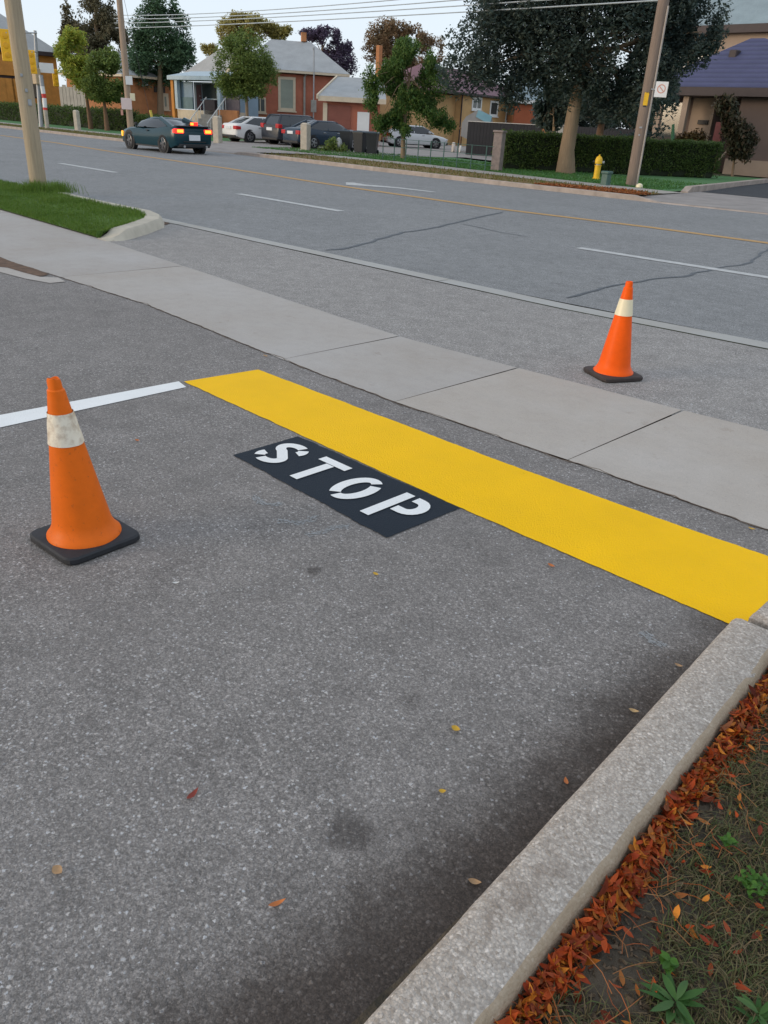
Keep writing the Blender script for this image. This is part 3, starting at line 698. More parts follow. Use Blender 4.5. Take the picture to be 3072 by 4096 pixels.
# ------------------------------------------------------------------ poles, posts, hydrant
def wood(name, col, warm):
    m, nt, b = newmat(name); q = NB(nt); v = q.coord()
    mp = q.n('ShaderNodeMapping'); mp.inputs['Scale'].default_value = (9, 9, .5); q.l(v, mp.inputs[0])
    f = q.noise(mp.outputs[0], 3, 6, .7); g = q.noise(v, 1.2, 4, .6)
    c = q.mix(q.ramp(f, [(.3, 0.), (.7, 1.)]), tuple(x*.66 for x in col), col); c = q.mix(q.ramp(g, [(.55, 0.), (.7, .5)]), c, warm)
    q.l(c, b.inputs['Base Color']); b.inputs['Roughness'].default_value = .85; q.bump(f, b, .5, .02); return m
M['polel'] = wood('weathered_pole_wood', (.46, .365, .245), (.30, .26, .21))
M['poler'] = wood('brown_pole_wood', (.27, .20, .155), (.20, .155, .125))
M['polem'] = wood('tan_pole_wood', (.42, .31, .225), (.34, .26, .19))
M['galv'] = plain('galvanised_metal', (.38, .39, .40), .45, .15, 8, metal=.3)
M['dark'] = plain('dark_iron', (.03, .03, .033), .6, .3, 8)
M['signback'] = plain('sign_face_white', (.80, .79, .77), .5, .05, 5)
M['red'] = plain('sign_red', (.65, .045, .035), .5, .1, 5)
M['pinkred'] = plain('sign_faded_red', (.70, .35, .27), .5, .1, 5)
M['yelp'] = plain('yellow_paint', (.85, .50, .015), .5, .15, 10)
M['yelplastic'] = plain('yellow_guard_plastic', (.60, .46, .05), .5, .15, 10)
M['green'] = plain('green_pedestal_paint', (.055, .12, .10), .5, .2, 10)
M['postc'] = plain('concrete_post', (.50, .445, .36), .85, .2, 5, .3, .006)
M['black'] = plain('black_paint', (.015, .015, .017), .5, .2, 8)
def pole(p, r0, r1, h, mat, label, n=20, lean=(0, 0)):
    t = thing('utility_pole', label, 'utility pole', p)
    b = MB(); b.lathe([(r0*1.05, -.1), (r0, .4)]+[(r0+(r1-r0)*k/10, h*k/10) for k in range(1, 11)], n)
    o = b.build('pole_shaft', mat, t, smooth=True)
    for v in o.data.vertices: v.co.x += lean[0]*v.co.z; v.co.y += lean[1]*v.co.z
    return t
def plate(t, name, mat, c, w, h, right, th=.012):     # flat plate; c in thing space, facing the street
    b = MB(); b.bevbox(-w/2, w/2, -th/2, th/2, -h/2, h/2, min(.01, h*.1))
    M4 = Matrix.Translation(c) @ Matrix.Rotation(math.atan2(right.y, right.x), 4, 'Z'); b.v = [tuple(M4 @ Vector(p)) for p in b.v]
    return b.build(name, mat, t)
VR = Vector((RT.x, RT.y, 0)).normalized()
VB = Vector((-FW.x, -FW.y, 0)).normalized()          # horizontally back towards the street corner
def facing(p): 
    d = Vector((-p[0], -p[1], 0)).normalized(); return d, Vector((-d.y, d.x, 0))
# left pole on the verge
pl = pole(at(157, 757, .10), .155, .125, 10.0, M['polel'], 'weathered round pole standing in the green grass verge', lean=(-.010, -.004))
b = MB(); b.add([(.02, -.155, 2.2), (.05, -.150, 2.2), (.05, -.148, 2.6), (.02, -.152, 2.6)], [(0, 1, 2, 3)]);
d, rr = facing(pl.location)
for (zz, off, w_, h_) in ((1.55, .05, .07, .11), (1.75, .02, .05, .06), (2.0, -.03, .05, .05)):
    plate(pl, 'tag', M['galv'], d*.158+rr*off+Vector((-.01*zz, -.004*zz, zz)), w_, h_, rr, .006)
# right pole with conduit, sign and yellow tag
pr = pole(at(2525, 742, .09), .195, .165, 11.0, M['poler'], 'thick brown utility pole with grey conduit in front of the hedge', lean=(0, 0))
d, rr = facing(pr.location)
b = MB(); D0 = math.hypot(pr.location.x, pr.location.y)
e = d*.12+rr*.175
zt = 5.35
b.tube([e+Vector((0, 0, -.05)), e+Vector((0, 0, 2)), e*.97+Vector((0, 0, zt))], .035, 10); M['conduit'] = plain('grey_conduit', (.40, .35, .31), .5, .15, 6); b.build('conduit', M['conduit'], pr, smooth=True)
def sign_at(t, px, py, name, matf, w_, h_, ring=None, push=.0):
    q_ = at_d(px, py, math.hypot(t.location.x, t.location.y)-.2); d, rr = facing(t.location)
    c = q_-t.location+d*push
    o = plate(t, name, matf, c, w_, h_, rr)
    return o, c, d, rr
sp_ = thing('parking_sign', 'small square no parking sign with red ring beside the thick right pole', 'sign', pr.location)
o, c, d, rr = sign_at(sp_, 2645, 358, 'sign_plate', M['signback'], .40, .46)
b = MB(); n = 24; rings = []
A1 = [c+d*.010+rr*.135*math.cos(2*math.pi*k/n)+Vector((0, 0, .135*math.sin(2*math.pi*k/n)+.02)) for k in range(n+1)]
A2 = [c+d*.010+rr*.105*math.cos(2*math.pi*k/n)+Vector((0, 0, .105*math.sin(2*math.pi*k/n)+.02)) for k in range(n+1)]
b.sheet(A1, A2); s2 = [c+d*.0105+rr*x+Vector((0, 0, z+.02)) for x, z in ((-.085, .065), (-.065, .085), (.085, -.065), (.065, -.085))]
b.poly(s2); b.build('sign_ring', M['pinkred'], sp_)
b = MB(); b.box(-.2, .2, -.012, .012, -.02, .02); M4 = Matrix.Translation(c-d*.03-rr*.12) @ Matrix.Rotation(math.atan2(rr.y, rr.x), 4, 'Z'); b.v = [tuple(M4 @ Vector(p)) for p in b.v]; b.build('bracket', M['galv'], sp_)
sign_at(pr, 2584, 396, 'yellow_tag', M['yelp'], .15, .40)
for px, py, w_ in ((2563, 510, .1), (2557, 540, .06), (2590, 372, .12), (2578, 424, .1)): sign_at(pr, px, py, 'tag', M['galv'] if py > 450 else M['dark'], w_, .05)
b = MB(); b.lathe([(.04, 0), (.12, .02), (.11, .10), (.05, .14), (0.01, .15)], 10)
o = b.build('stone', M['collar_b'], smooth=True); o.location = at(2556, 752, .08); tag(o, 'small pale stone at the foot of the thick right pole', 'stone')
# middle pole behind the dark coupe
pm = pole(base_on_y(527, 560, 27.6), .20, .15, 11.5, M['polem'], 'tan utility pole rising behind the dark coupe with small signs', lean=(-.012, 0))
s_ = thing('road_sign', 'pale square sign fixed to the tan pole behind the coupe', 'sign', pm.location)
sign_at(s_, 506, 415, 'sign_plate', plain('pinkish_sign', (.78, .62, .58), .5, .06, 4), .62, .62, push=.12)
s_ = thing('road_sign', 'small round white sign high on the tan pole', 'sign', pm.location)
sign_at(s_, 516, 322, 'sign_plate', M['signback'], .40, .46, push=.05)
sign_at(pm, 488, 450, 'hanging_tag', M['pinkred'], .14, .30); sign_at(pm, 530, 388, 'meter', M['collar_b'], .30, .40)
gw = thing('guy_wire', 'guy wire with yellow guard running down beside the tan pole', 'guy wire', base_on_y(617, 500, 28.4))
tp = pm.location+Vector((-.1, 0, 9)); bt = gw.location.copy(); b = MB(); b.tube([bt, tp], .012, 4); b.build('wire', M['dark'], gw, world=True)
b = MB(); u = (tp-bt).normalized(); b.tube([on_y(610, 486, 28.4), on_y(601, 442, 28.4)], .09, 8); b.build('guard', M['yelplastic'], gw, world=True)
# concrete bollard posts
def post(px, py, h, w_, label, zc=.09):
    t = at(px, py, zc); b = MB(); b.bevbox(-w_/2, w_/2, -w_/2, w_/2, -.1, h-.08, .03); b.loft([[(-w_/2, -w_/2, h-.08), (w_/2, -w_/2, h-.08), (w_/2, w_/2, h-.08), (-w_/2, w_/2, h-.08)], [(-w_*.25, -w_*.25, h), (w_*.25, -w_*.25, h), (w_*.25, w_*.25, h), (-w_*.25, w_*.25, h)]])
    o = b.build('concrete_post', M['postc']); o.location = t; o.rotation_euler.z = R(20); tag(o, label, 'post', 'concrete marker posts')
post(312, 521, 1.25, .33, 'concrete post in front of the left hedge')
post(872, 571, 1.4, .40, 'concrete post between the coupe and the white sedan')
post(1222, 600, 1.32, .42, 'concrete post in front of the dark blue sedan')
gp = at(1985, 682, .09); b = MB(); b.bevbox(-.19, .19, -.19, .19, -.1, 1.42, .02); b.bevbox(-.23, .23, -.23, .23, 1.42, 1.5, .02)
o = b.build('gate_post', plain('brick_gate_post', (.27, .215, .195), .85, .3, 6, .3, .01)); o.location = gp; o.rotation_euler.z = R(15); tag(o, 'brick gate post at the left end of the right hedge', 'post')
# hydrant
hy = thing('fire_hydrant', 'yellow fire hydrant on the grass in front of the hedge', 'fire hydrant', at(2384, 716, .08))
b = MB(); b.lathe([(.15, 0), (.15, .04), (.115, .05), (.115, .46), (.135, .47), (.135, .50)], 16); b.build('barrel', M['yelp'], hy, smooth=True)
b = MB(); b.lathe([(.10, .50), (.10, .545)], 16); b.build('collar', M['galv'], hy, smooth=True)
b = MB(); b.lathe([(.14, .545), (.145, .60), (.135, .70), (.10, .78), (.05, .815), (.03, .82), (.03, .87), (.0, .87)], 16); b.build('bonnet', M['yelp'], hy, smooth=True)
d, rr = facing(hy.location)
for sgn in (-1, 1):
    b = MB(); b.tube([rr*.08*sgn+Vector((0, 0, .60)), rr*.19*sgn+Vector((0, 0, .60))], [.05, .05], 10); b.tube([rr*.19*sgn+Vector((0, 0, .60)), rr*.22*sgn+Vector((0, 0, .60))], [.06, .06], 6); b.build('nozzle', M['galv'] if sgn > 0 else M['dark'], hy, smooth=True)
b = MB(); b.bevbox(-.13, .13, -.13, .13, -.05, .40, .03); b.bevbox(-.16, .16, -.16, .16, .36, .46, .03)
o = b.build('utility_pedestal', M['green']); o.location = at(2420, 742, .08); tag(o, 'small green utility pedestal beside the sidewalk right of the hydrant', 'utility box')
# traffic signals and striped post, far left
def light_head(px, py, D, label, hgt, g='yellow traffic signal heads'):
    p = at_d(px, py, D); t = thing('traffic_light', label, 'traffic light', (p.x, p.y, p.z)); d, rr = facing(p)
    t.rotation_euler.z = math.atan2(rr.y, rr.x); wd = hgt*.36
    b = MB(); b.bevbox(-wd/2, wd/2, -.02, .20, -hgt/2, hgt/2, .03); b.build('backboard', M['sigyel'], t)
    for k in (-1, 0, 1):
        b = MB(); b.lathe([(wd*.30, 0), (wd*.27, .03), (wd*.12, .04)], 14, M=Matrix.Translation((0, -.02, k*hgt*.3)) @ Matrix.Rotation(R(90), 4, 'X')); b.build('lens', M['siglens'], t, smooth=True)
    return t, p
M['sigyel'] = plain('signal_yellow', (.95, .50, .005), .45, .05, 5); M['siglens'] = plain('signal_lens', (.90, .44, .005), .4, .2, 4)
light_head(24, 181, 62, 'big yellow traffic light at the left edge, left of the near pole', 1.75)
light_head(128, 248, 66, 'yellow traffic light just right of the near pole', 1.40)
light_head(222, 311, 72, 'lowest yellow traffic light in front of the orange wall', 1.15)
tp_ = thing('signal_pole', 'grey signal pole behind the near pole at far left', 'signal pole', base_on_y(165, 505, 28))
D1 = math.hypot(tp_.location.x, tp_.location.y)
b = MB(); b.tube([tp_.location, at_d(150, 300, D1), at_d(140, 122, D1)], [.16, .13, .10], 12); b.build('pole_shaft', M['galv'], tp_, smooth=True, world=True)
b = MB(); 
for px, py, D in ((24, 128, 62), (128, 205, 66)): b.tube([at_d(146, py+4, D1), at_d(px, py, D), at_d(px, py+5, D)], .05, 6)
b.build('mast_arm', M['galv'], tp_, world=True)
bx = at_d(146, 305, D1-.3); b = MB(); b.bevbox(-.32, .32, -.2, .2, -.5, .5, .04); M4 = Matrix.Translation(bx); b.v = [tuple(M4 @ Vector(p)) for p in b.v]; b.build('control_box', plain('tan_box', (.50, .38, .24), .6, .1, 4), tp_, world=True)
sg = thing('street_sign', 'white street name plate on the grey signal pole', 'sign', (at_d(186, 272, D1-.4)))
plate(sg, 'sign_plate', M['signback'], Vector((0, 0, 0)), .95, .62, facing(sg.location)[1]); 
sp2 = thing('striped_post', 'red and white banded post beside the grey signal pole', 'post', base_on_y(190, 516, 27.0)); D2 = math.hypot(sp2.location.x, sp2.location.y)
def band(y0, y1, x0, x1, mat, nm):
    b = MB(); b.tube([at_d(x0, y0, D2), at_d(x1, y1, D2)], .145, 10); b.build(nm, mat, sp2, smooth=True, world=True)
band(300, 345, 163, 169, M['galv'], 'steel_tip'); band(345, 375, 169, 174, M['white'], 'band'); band(375, 392, 174, 177, M['red'], 'band'); band(392, 430, 177, 180, M['white'], 'band'); band(430, 440, 180, 181, M['red'], 'band'); band(440, 516, 181, 190, M['postc'], 'post_base')
# overhead wires between the far poles and beyond
M['wire'] = plain('wire_grey', (.50, .55, .58), .6, .1, 1)
def wire(p0, p1, p2, label, r=.022):
    A, Bm, Cc = [at_d(x, y, D) for x, y, D in (p0, p1, p2)]
    pts = []
    for i in range(25):
        t = i/24; pts.append(A*(1-t)*(1-2*t)+Bm*4*t*(1-t)+Cc*t*(2*t-1))
    b = MB(); b.tube(pts, r, 4); tag(b.build('overhead_wire', M['wire'], smooth=True), label, 'wire', 'overhead wires')
wire((455, 60, 74), (1054, 41, 50), (2660, -110, 33), 'uppermost thin overhead wire crossing the sky')
wire((456, 75, 74), (1054, 57, 50), (2660, -75, 33), 'second overhead wire from the top across the sky')
wire((458, 92, 74), (1040, 72, 50), (2660, -35, 33), 'third overhead wire from the top across the sky')
wire((462, 112, 74), (1032, 92, 50), (2655, 0, 33), 'lowest overhead wire across the sky above the grey roof')
# ------------------------------------------------------------------ cars
M['glass'] = plain('car_glass', (.012, .016, .020), .08, .1, 2, spec=.8)
M['tyre'] = plain('tyre_rubber', (.014, .014, .015), .8, .2, 8)
M['rim'] = plain('alloy_rim', (.42, .43, .44), .3, .1, 8, metal=.8)
M['rimdark'] = plain('dark_alloy_rim', (.16, .16, .17), .3, .1, 8, metal=.8)
M['trim'] = plain('black_plastic_trim', (.02, .02, .022), .6, .2, 8)
M['tail'] = plain('red_tail_lens', (.50, .018, .022), .25, .15, 12)
M['plate'] = plain('licence_plate_white', (.72, .74, .76), .5, .1, 20)
M['amber'] = emit('amber_marker', (1.0, .42, .03), 1.2)
M['litred'] = emit('lit_red_lens', (1.0, .025, .015), 1.5)
M['lityel'] = emit('lit_hot_lens', (1.0, .40, .04), 1.5)
def carpaint(name, col, rough=.28, metal=.0): return plain(name, col, rough, .05, 1.5, metal=metal, coat=.12, spec=.35)
def car(label, p, rz, paint, spec, lit=False, group='parked cars in the driveway', rimmat='rim', tail=True):
    t = thing('parked_car' if not lit else 'sports_coupe', label, 'car', p, rz, group)
    L, W = spec['L'], spec['W']; hw = W/2; zb = .20
    st = spec['st']       # x, z_top(deck), half-width factor
    rings = []
    for (x, zt, f) in st:
        a = hw*f; zs = zt*.97; c = .75 if abs(x) > L*.46 else 1
        zbl = zb if abs(x) < L*.44 else zb+.10
        half = [(a*.80, zbl), (a*.94, zbl+.03), (a*.99, zbl+.17), (a*1.0, zbl+(zt-zbl)*.55), (a*.975, zbl+(zt-zbl)*.80), (a*.93, zt-.035), (a*.80, zt), (a*.4, zt+.015)]
        rings.append([(x, -y, z) for y, z in half]+[(x, y, z) for y, z in reversed(half)])
    b = MB(); b.loft(rings); body = b.build('body', paint, t, smooth=True, angle=50)
    # greenhouse
    g = spec['gh']; zbelt0 = g['zb']; zr = g['zr']
    def outline(x0, x1, w0, w1, z0, z1):
        n = 8; pts = []
        for i in range(n+1):
            u = i/n; pts.append((x0+(x1-x0)*u, -(w0+(w1-w0)*u)*(.90+.10*math.sin(math.pi*u)), z0+(z1-z0)*u))
        return pts+[(x, -y, z) for x, y, z in reversed(pts)]
    lo = outline(g['xr0'], g['xf0'], hw*.86, hw*.90, zbelt0-.02, zbelt0-.04)
    mi = outline(g['xr0']*.55+g['xr1']*.45, g['xf0']*.55+g['xf1']*.45, hw*.80, hw*.84, zbelt0+(zr-zbelt0)*.5, zbelt0+(zr-zbelt0)*.5)
    hi = outline(g['xr1'], g['xf1'], hw*.66, hw*.67, zr-.05, zr-.05)
    b = MB(); b.loft([lo, mi, hi], caps=False); b.build('windows', M['glass'], t, smooth=True, angle=60)
    top = outline(g['xr1']+.12, g['xf1']-.15, hw*.56, hw*.56, zr, zr); e = outline(g['xr1']-.05, g['xf1']+.05, hw*.685, hw*.69, zr-.065, zr-.065)
    b = MB(); b.loft([e, outline(g['xr1']+.01, g['xf1']-.01, hw*.66, hw*.665, zr-.025, zr-.025), top], caps=False); b.poly(top); b.build('roof', paint, t, smooth=True, angle=60)
    def pillar(a, c, wd):
        pil = MB(); a, c = Vector(a), Vector(c); u = (c-a).normalized(); 
        pil.tube([a, a.lerp(c, .5)+Vector((0, .0, .012)), c], [wd, wd*.9, wd*.8], 6); pil.build('pillar', paint, t, smooth=True)
    for sgn in (-1, 1):
        def P_(u, lvl):
            o = [lo, mi, hi][lvl]; n = 8; q_ = o[int(round(u*n))]; return (q_[0], abs(q_[1])*sgn*1.005, q_[2])
        pillar(P_(0, 0), P_(0, 2), g.get('cw', .07)); pillar(P_(1, 0), P_(1, 2), .035)
        for u in g['pill']: pillar(P_(u, 0), P_(u, 2), .028)
    # wheels
    r = spec['r']
    for x in spec['wx']:
        for sgn in (-1, 1):
            wt = bpy.data.objects.new('wheel', None); 
            Mx = Matrix.Translation((x, sgn*(hw-.105), r)) @ Matrix.Rotation(R(-90*sgn), 4, 'X')
            ar = MB(); ar.lathe([(r+.075, -.1), (r+.075, .094), (.05, .094)], 24, M=Mx, caps=False); ar.build('wheel_arch', M['trim'], t)
            b = MB(); b.lathe([(r*.66, -.11), (r*.95, -.11), (r, -.07), (r, .085), (r*.95, .118), (r*.68, .122), (r*.66, .10)], 28, M=Mx, caps=False); ty = b.build('wheel', M['tyre'], t, smooth=True)
            b = MB()
            for k in range(5):
                a = 2*math.pi*k/5; cs, sn = math.cos(a), math.sin(a); 
                vs = [(cs*rr_-sn*o_, sn*rr_+cs*o_, z_) for rr_, o_, z_ in ((.03, -.035, .118), (.03, .035, .118), (r*.66, .050, .108), (r*.66, -.050, .108))]
                b.add([Mx @ Vector(v) for v in vs], [(0, 1, 2, 3)])
            b.lathe([(r*.70, .112), (r*.62, .120), (r*.60, .09)], 28, M=Mx, caps=False); b.lathe([(.06, .11), (.05, .125), (0, .126)], 12, M=Mx, caps=False)
            b.build('rim', M[rimmat], ty)
    # rear: bumper, lights, plate ; front: bumper ; side mirrors, handles, sills
    xr = st[0][0]
    b = MB(); b.bevbox(xr-.03, xr+.35, -hw*.80, hw*.80, .26, .40, .03); b.build('rear_bumper', M['trim'], t)
    b = MB(); b.bevbox(st[-1][0]-.35, st[-1][0]+.03, -hw*.78, hw*.78, .26, .46, .03); b.build('front_bumper', M['trim'], t)
    tl = spec['tail']     # y0, y1, z0, z1, side wrap
    for sgn in (-1, 1):
        b = MB(); x0 = xr-.012; 
        y0, y1, z0, z1, wr = tl
        b.bevbox(x0, x0+.20, min(sgn*y0, sgn*y1), max(sgn*y0, sgn*y1), z0, z1, .02)
        o = b.build('tail_light', M['litred'] if lit else M['tail'], t)
        if lit:
            b = MB(); b.bevbox(x0-.012, x0+.02, min(sgn*(y0+.04), sgn*(y1-.06)), max(sgn*(y0+.04), sgn*(y1-.06)), z0+.03, z1-.02, .01); b.build('lens', M['lityel'], o)
        b = MB(); b.bevbox(x0+.05, x0+.05+wr, min(sgn*y1*.97, sgn*(y1+.035)), max(sgn*y1*.97, sgn*(y1+.035)), z0+.01, z1-.02, .01)
        b.build('tail_light', M['litred'] if lit else M['tail'], t)
        b = MB(); mp = Vector((g['xf0']-.42, sgn*(hw*.97), zbelt0+.02)); b.bevbox(mp.x-.07, mp.x+.07, mp.y-.03+sgn*.05, mp.y+.11*sgn+.03, mp.z-.02, mp.z+.11, .03) if sgn > 0 else b.bevbox(mp.x-.07, mp.x+.07, mp.y-.16, mp.y+.0, mp.z-.02, mp.z+.11, .03); b.build('side_mirror', M['trim'] if lit else paint, t)
        b = MB(); b.box(spec['wx'][0]+r+.1, spec['wx'][1]-r-.1, sgn*hw*.93-.02, sgn*hw*.93+.02, .19, .25); b.build('sill', M['trim'], t)
        for hx in spec['hx']:
            b = MB(); b.bevbox(hx-.09, hx+.09, sgn*hw*.985-.02, sgn*hw*.985+.02, zbelt0-.17, zbelt0-.13, .01); b.build('door_handle', M['trim'] if lit else M['rim'], t)
        b = MB(); xf = st[-1][0]; b.bevbox(xf-.32, xf-.02, min(sgn*hw*.55, sgn*hw*.86), max(sgn*hw*.55, sgn*hw*.86), .56, .68, .03); b.build('headlight', M['plate'], t)
    px_ = spec.get('plate', (.78, .26, .14)); b = MB(); b.bevbox(xr-.035, xr+.03, -px_[1], px_[1], px_[0]-px_[2]/2, px_[0]+px_[2]/2, .006); b.build('licence_plate', M['plate'], t)
    return t
SEDAN = dict(L=4.75, W=1.84, r=.335, wx=(-1.38, 1.37), hx=(-.62, .38), tail=(.50, .88, .72, .92, .28), plate=(.80, .27, .15),
    st=[(-2.36, .80, .72), (-2.32, .96, .86), (-2.22, 1.03, .93), (-1.9, 1.055, .97), (-1.3, 1.04, .99), (-.5, .98, 1.0), (.5, .95, 1.0), (1.1, .93, .99), (1.6, .86, .97), (2.05, .78, .92), (2.28, .69, .82), (2.37, .58, .70)],
    gh=dict(xr0=-1.85, xf0=1.25, xr1=-.85, xf1=.42, zb=1.0, zr=1.47, cw=.09, pill=(.45,)))
COUPE = dict(L=4.78, W=1.92, r=.355, wx=(-1.40, 1.42), hx=(-.15,), tail=(.50, .90, .80, .97, .16), plate=(.64, .27, .22),
    st=[(-2.38, .82, .78), (-2.35, 1.00, .90), (-2.25, 1.09, .96), (-1.95, 1.075, .99), (-1.4, 1.03, 1.01), (-.6, .95, .98), (.3, .92, .98), (1.0, .92, .99), (1.5, .90, 1.0), (2.0, .80, .95), (2.28, .70, .86), (2.38, .58, .72)],
    gh=dict(xr0=-1.95, xf0=1.05, xr1=-.75, xf1=.12, zb=.98, zr=1.36, cw=.13, pill=()))
SUV = dict(L=4.6, W=1.86, r=.36, wx=(-1.33, 1.33), hx=(-.55, .42), tail=(.58, .90, .92, 1.16, .22), plate=(.86, .27, .17),
    st=[(-2.28, .90, .84), (-2.25, 1.08, .93), (-2.15, 1.12, .97), (-1.6, 1.10, .99), (-.8, 1.08, 1.0), (.3, 1.06, 1.0), (1.0, 1.06, .99), (1.5, 1.02, .97), (2.0, .95, .92), (2.22, .82, .84), (2.30, .64, .72)],
    gh=dict(xr0=-2.17, xf0=1.35, xr1=-1.80, xf1=.55, zb=1.08, zr=1.70, cw=.10, pill=(.30, .62)))
# the coupe on the road, seen from behind: heading left along the street
lw = at(652, 609); rw_ = at(801, 622)
cc = Vector((-34.3, 20.75, 0))
coupe = car('dark coupe with lit brake lights driving away on the road', cc, R(180), plain('coupe_paint', (.010, .042, .056), .2, .05, 1.5, coat=.05, spec=.28), COUPE, True, None, 'rimdark')
b = MB(); b.bevbox(-2.36, -2.28, -.24, .24, 1.09, 1.17, .02); b.bevbox(-2.45, -2.10, -.80, .80, 1.065, 1.10, .015); b.build('spoiler', carpaint('coupe_spoiler', (.05, .035, .04)), coupe)
b = MB(); b.bevbox(-2.43, -2.37, -.17, .17, 1.11, 1.24, .01); o = b.build('brake_light', M['litred'], coupe); tag(o, 'lit red high brake light')
b = MB(); b.bevbox(-2.435, -2.36, .04, .17, 1.125, 1.225, .01); b.build('lens', M['lityel'], o)
for sgn in (-1, 1):
    b = MB(); b.bevbox(2.02, 2.12, sgn*.90-.03, sgn*.90+.03, .50, .72, .01); b.build('side_marker', M['amber'], coupe)
    b = MB(); b.tube([(-2.46, sgn*.55, .30), (-2.2, sgn*.55, .30)], .05, 10); b.build('exhaust', M['rim'], coupe)
b = MB(); b.bevbox(-2.415, -2.30, -.55, .55, .46, .50, .01); b.build('diffuser', M['trim'], coupe)
# parked cars
car('white sedan parked with its rear to the road beside the dark SUV', (at(945, 572).x+.75-VR.x*.8, at(945, 572).y+2.3-VR.y*.8, .08), R(88), carpaint('white_car_paint', (.74, .73, .71)), SEDAN)
car('dark grey SUV parked between the white sedan and the blue sedan', (at(1083, 583).x+.0, at(1083, 583).y+2.2, .08), R(90), carpaint('grey_car_paint', (.028, .034, .046)), SUV)
car('dark blue sedan parked behind the right concrete post', (at(1165, 598).x+.15, at(1165, 598).y+2.3, .08), R(86), carpaint('blue_car_paint', (.018, .036, .060)), SEDAN)
sv = (at(1610, 592, .074)+at(1755, 592, .074))/2
car('silver sedan standing side on behind the leafy tree', (sv.x-.4, sv.y-.4, .074), R(61), carpaint('silver_car_paint', (.64, .65, .65), .3), SEDAN)
# ------------------------------------------------------------------ bins
def bin_(px, py, label, rz=.5):
    t = thing('wheelie_bin', label, 'bin', at(px, py, .09), rz, 'dark wheelie bins')
    sq = lambda w, d, z: [(-w, -d, z), (w, -d, z), (w, d, z), (-w, d, z)]
    b = MB(); b.loft([sq(.23, .24, .05), sq(.29, .32, .95), sq(.31, .34, .95), sq(.31, .34, 1.0)]); b.build('bin_body', M['binb'], t)
    b = MB(); b.loft([sq(.33, .36, 1.0), sq(.33, .36, 1.03), sq(.24, .28, 1.09)]); b.build('lid', M['binl'], t)
    for s in (-1, 1):
        b = MB(); b.tube([(s*.24, .26, .11), (s*.29, .26, .11)], .11, 14); b.build('wheel', M['tyre'], t)
    b = MB(); b.tube([(-.28, .38, .98), (.28, .38, .98)], .02, 6); b.build('handle', M['trim'], t)
    return t
M['binb'] = plain('bin_plastic', (.022, .026, .030), .45, .2, 6); M['binl'] = plain('bin_lid_plastic', (.028, .045, .06), .4, .2, 6)
bin_(1385, 606, 'left dark bin beside the blue sedan'); bin_(1440, 612, 'middle dark bin under the leafy tree', .3); bin_(1488, 617, 'right dark bin nearest the silver sedan', .6)
for i, (px, py, w_) in enumerate(((1375, 606, .2), (1462, 608, .35))):
    b = MB(); b.loft([[(math.cos(k*.785)*w_*f, math.sin(k*.785)*w_*f*.8, z) for k in range(8)] for f, z in ((.5, 0), (1, .12), (1.05, .4), (.7, .62), (.2, .70))])
    o = b.build('refuse_bag', plain('pale_bag', (.42, .43, .42), .5, .3, 5), smooth=True, angle=80); o.location = at(px, py, .09)+Vector((.25, -.6, 0)); tag(o, ('small pale bag leaning on the left bin', 'bigger pale bag between the middle and right bins')[i], 'bag')
# ------------------------------------------------------------------ houses
M['orange_brick'] = plain('orange_brick', (.66, .28, .060), .85, .22, 1.8, .3, .02)
M['orange_brick2'] = plain('sandy_brick', (.50, .21, .085), .85, .22, 1.8, .3, .02)
M['red_brick'] = plain('red_brick', (.44, .145, .085), .85, .2, 1.6, .3, .02)
M['yellow_brick'] = plain('yellow_brick', (.60, .37, .165), .85, .16, 1.6, .3, .02)
M['beige'] = plain('beige_stucco', (.38, .285, .215), .85, .12, 1.2)
M['mauve'] = plain('mauve_stucco', (.155, .112, .095), .85, .12, 1.2)
def shingles(name, col, sc=7.0, wave=False):
    m, nt, b = newmat(name); q = NB(nt); v = q.coord()
    f = q.noise(v, 1.1, 5, .6); g = q.noise(v, 14, 3, .7)
    c = q.mix(q.ramp(f, [(.35, 0.), (.65, 1.)]), tuple(x*.82 for x in col), col); c = q.mix(q.ramp(g, [(.35, .35), (.6, 0.)]), c, tuple(x*.6 for x in col))
    if wave:
        wv = q.n('ShaderNodeTexWave'); wv.wave_type = 'BANDS'; wv.bands_direction = 'Z'; wv.inputs['Scale'].default_value = 1.25; wv.inputs['Distortion'].default_value = .6; wv.inputs['Detail Scale'].default_value = 3; q.l(v, wv.inputs[0])
        c = q.mix(q.ramp(wv.outputs['Fac'], [(.1, .45), (.5, 0.)]), c, tuple(x*.45 for x in col)); q.bump(wv.outputs['Fac'], b, .5, .05)
    q.l(c, b.inputs['Base Color']); b.inputs['Roughness'].default_value = .8; return m
M['roof_grey'] = shingles('grey_shingles', (.39, .40, .40)); M['roof_grey2'] = shingles('pale_grey_shingles', (.40, .40, .39)); M['roof_purple'] = shingles('purple_metal_tiles', (.062, .066, .145), wave=True)
M['roof_mauve'] = shingles('mauve_shingles', (.20, .105, .125)); M['roof_blue'] = shingles('blue_grey_shingles', (.26, .33, .36))
M['darktrim'] = plain('dark_fascia', (.045, .030, .032), .6, .2, 3)
M['pane'] = plain('window_pane', (.06, .075, .075), .1, .3, 1.0, spec=.7)
M['blind'] = plain('window_blind', (.30, .33, .27), .5, .15, 1.5)
M['blue'] = plain('blue_siding', (.25, .34, .42), .7, .12, 1.5); M['blue2'] = plain('awning_blue', (.42, .52, .58), .6, .1, 1.5); M['reddoor'] = plain('dark_red_door', (.16, .035, .04), .6, .2, 2)
M['garage'] = plain('garage_door_red', (.25, .085, .058), .7, .12, 1.5)
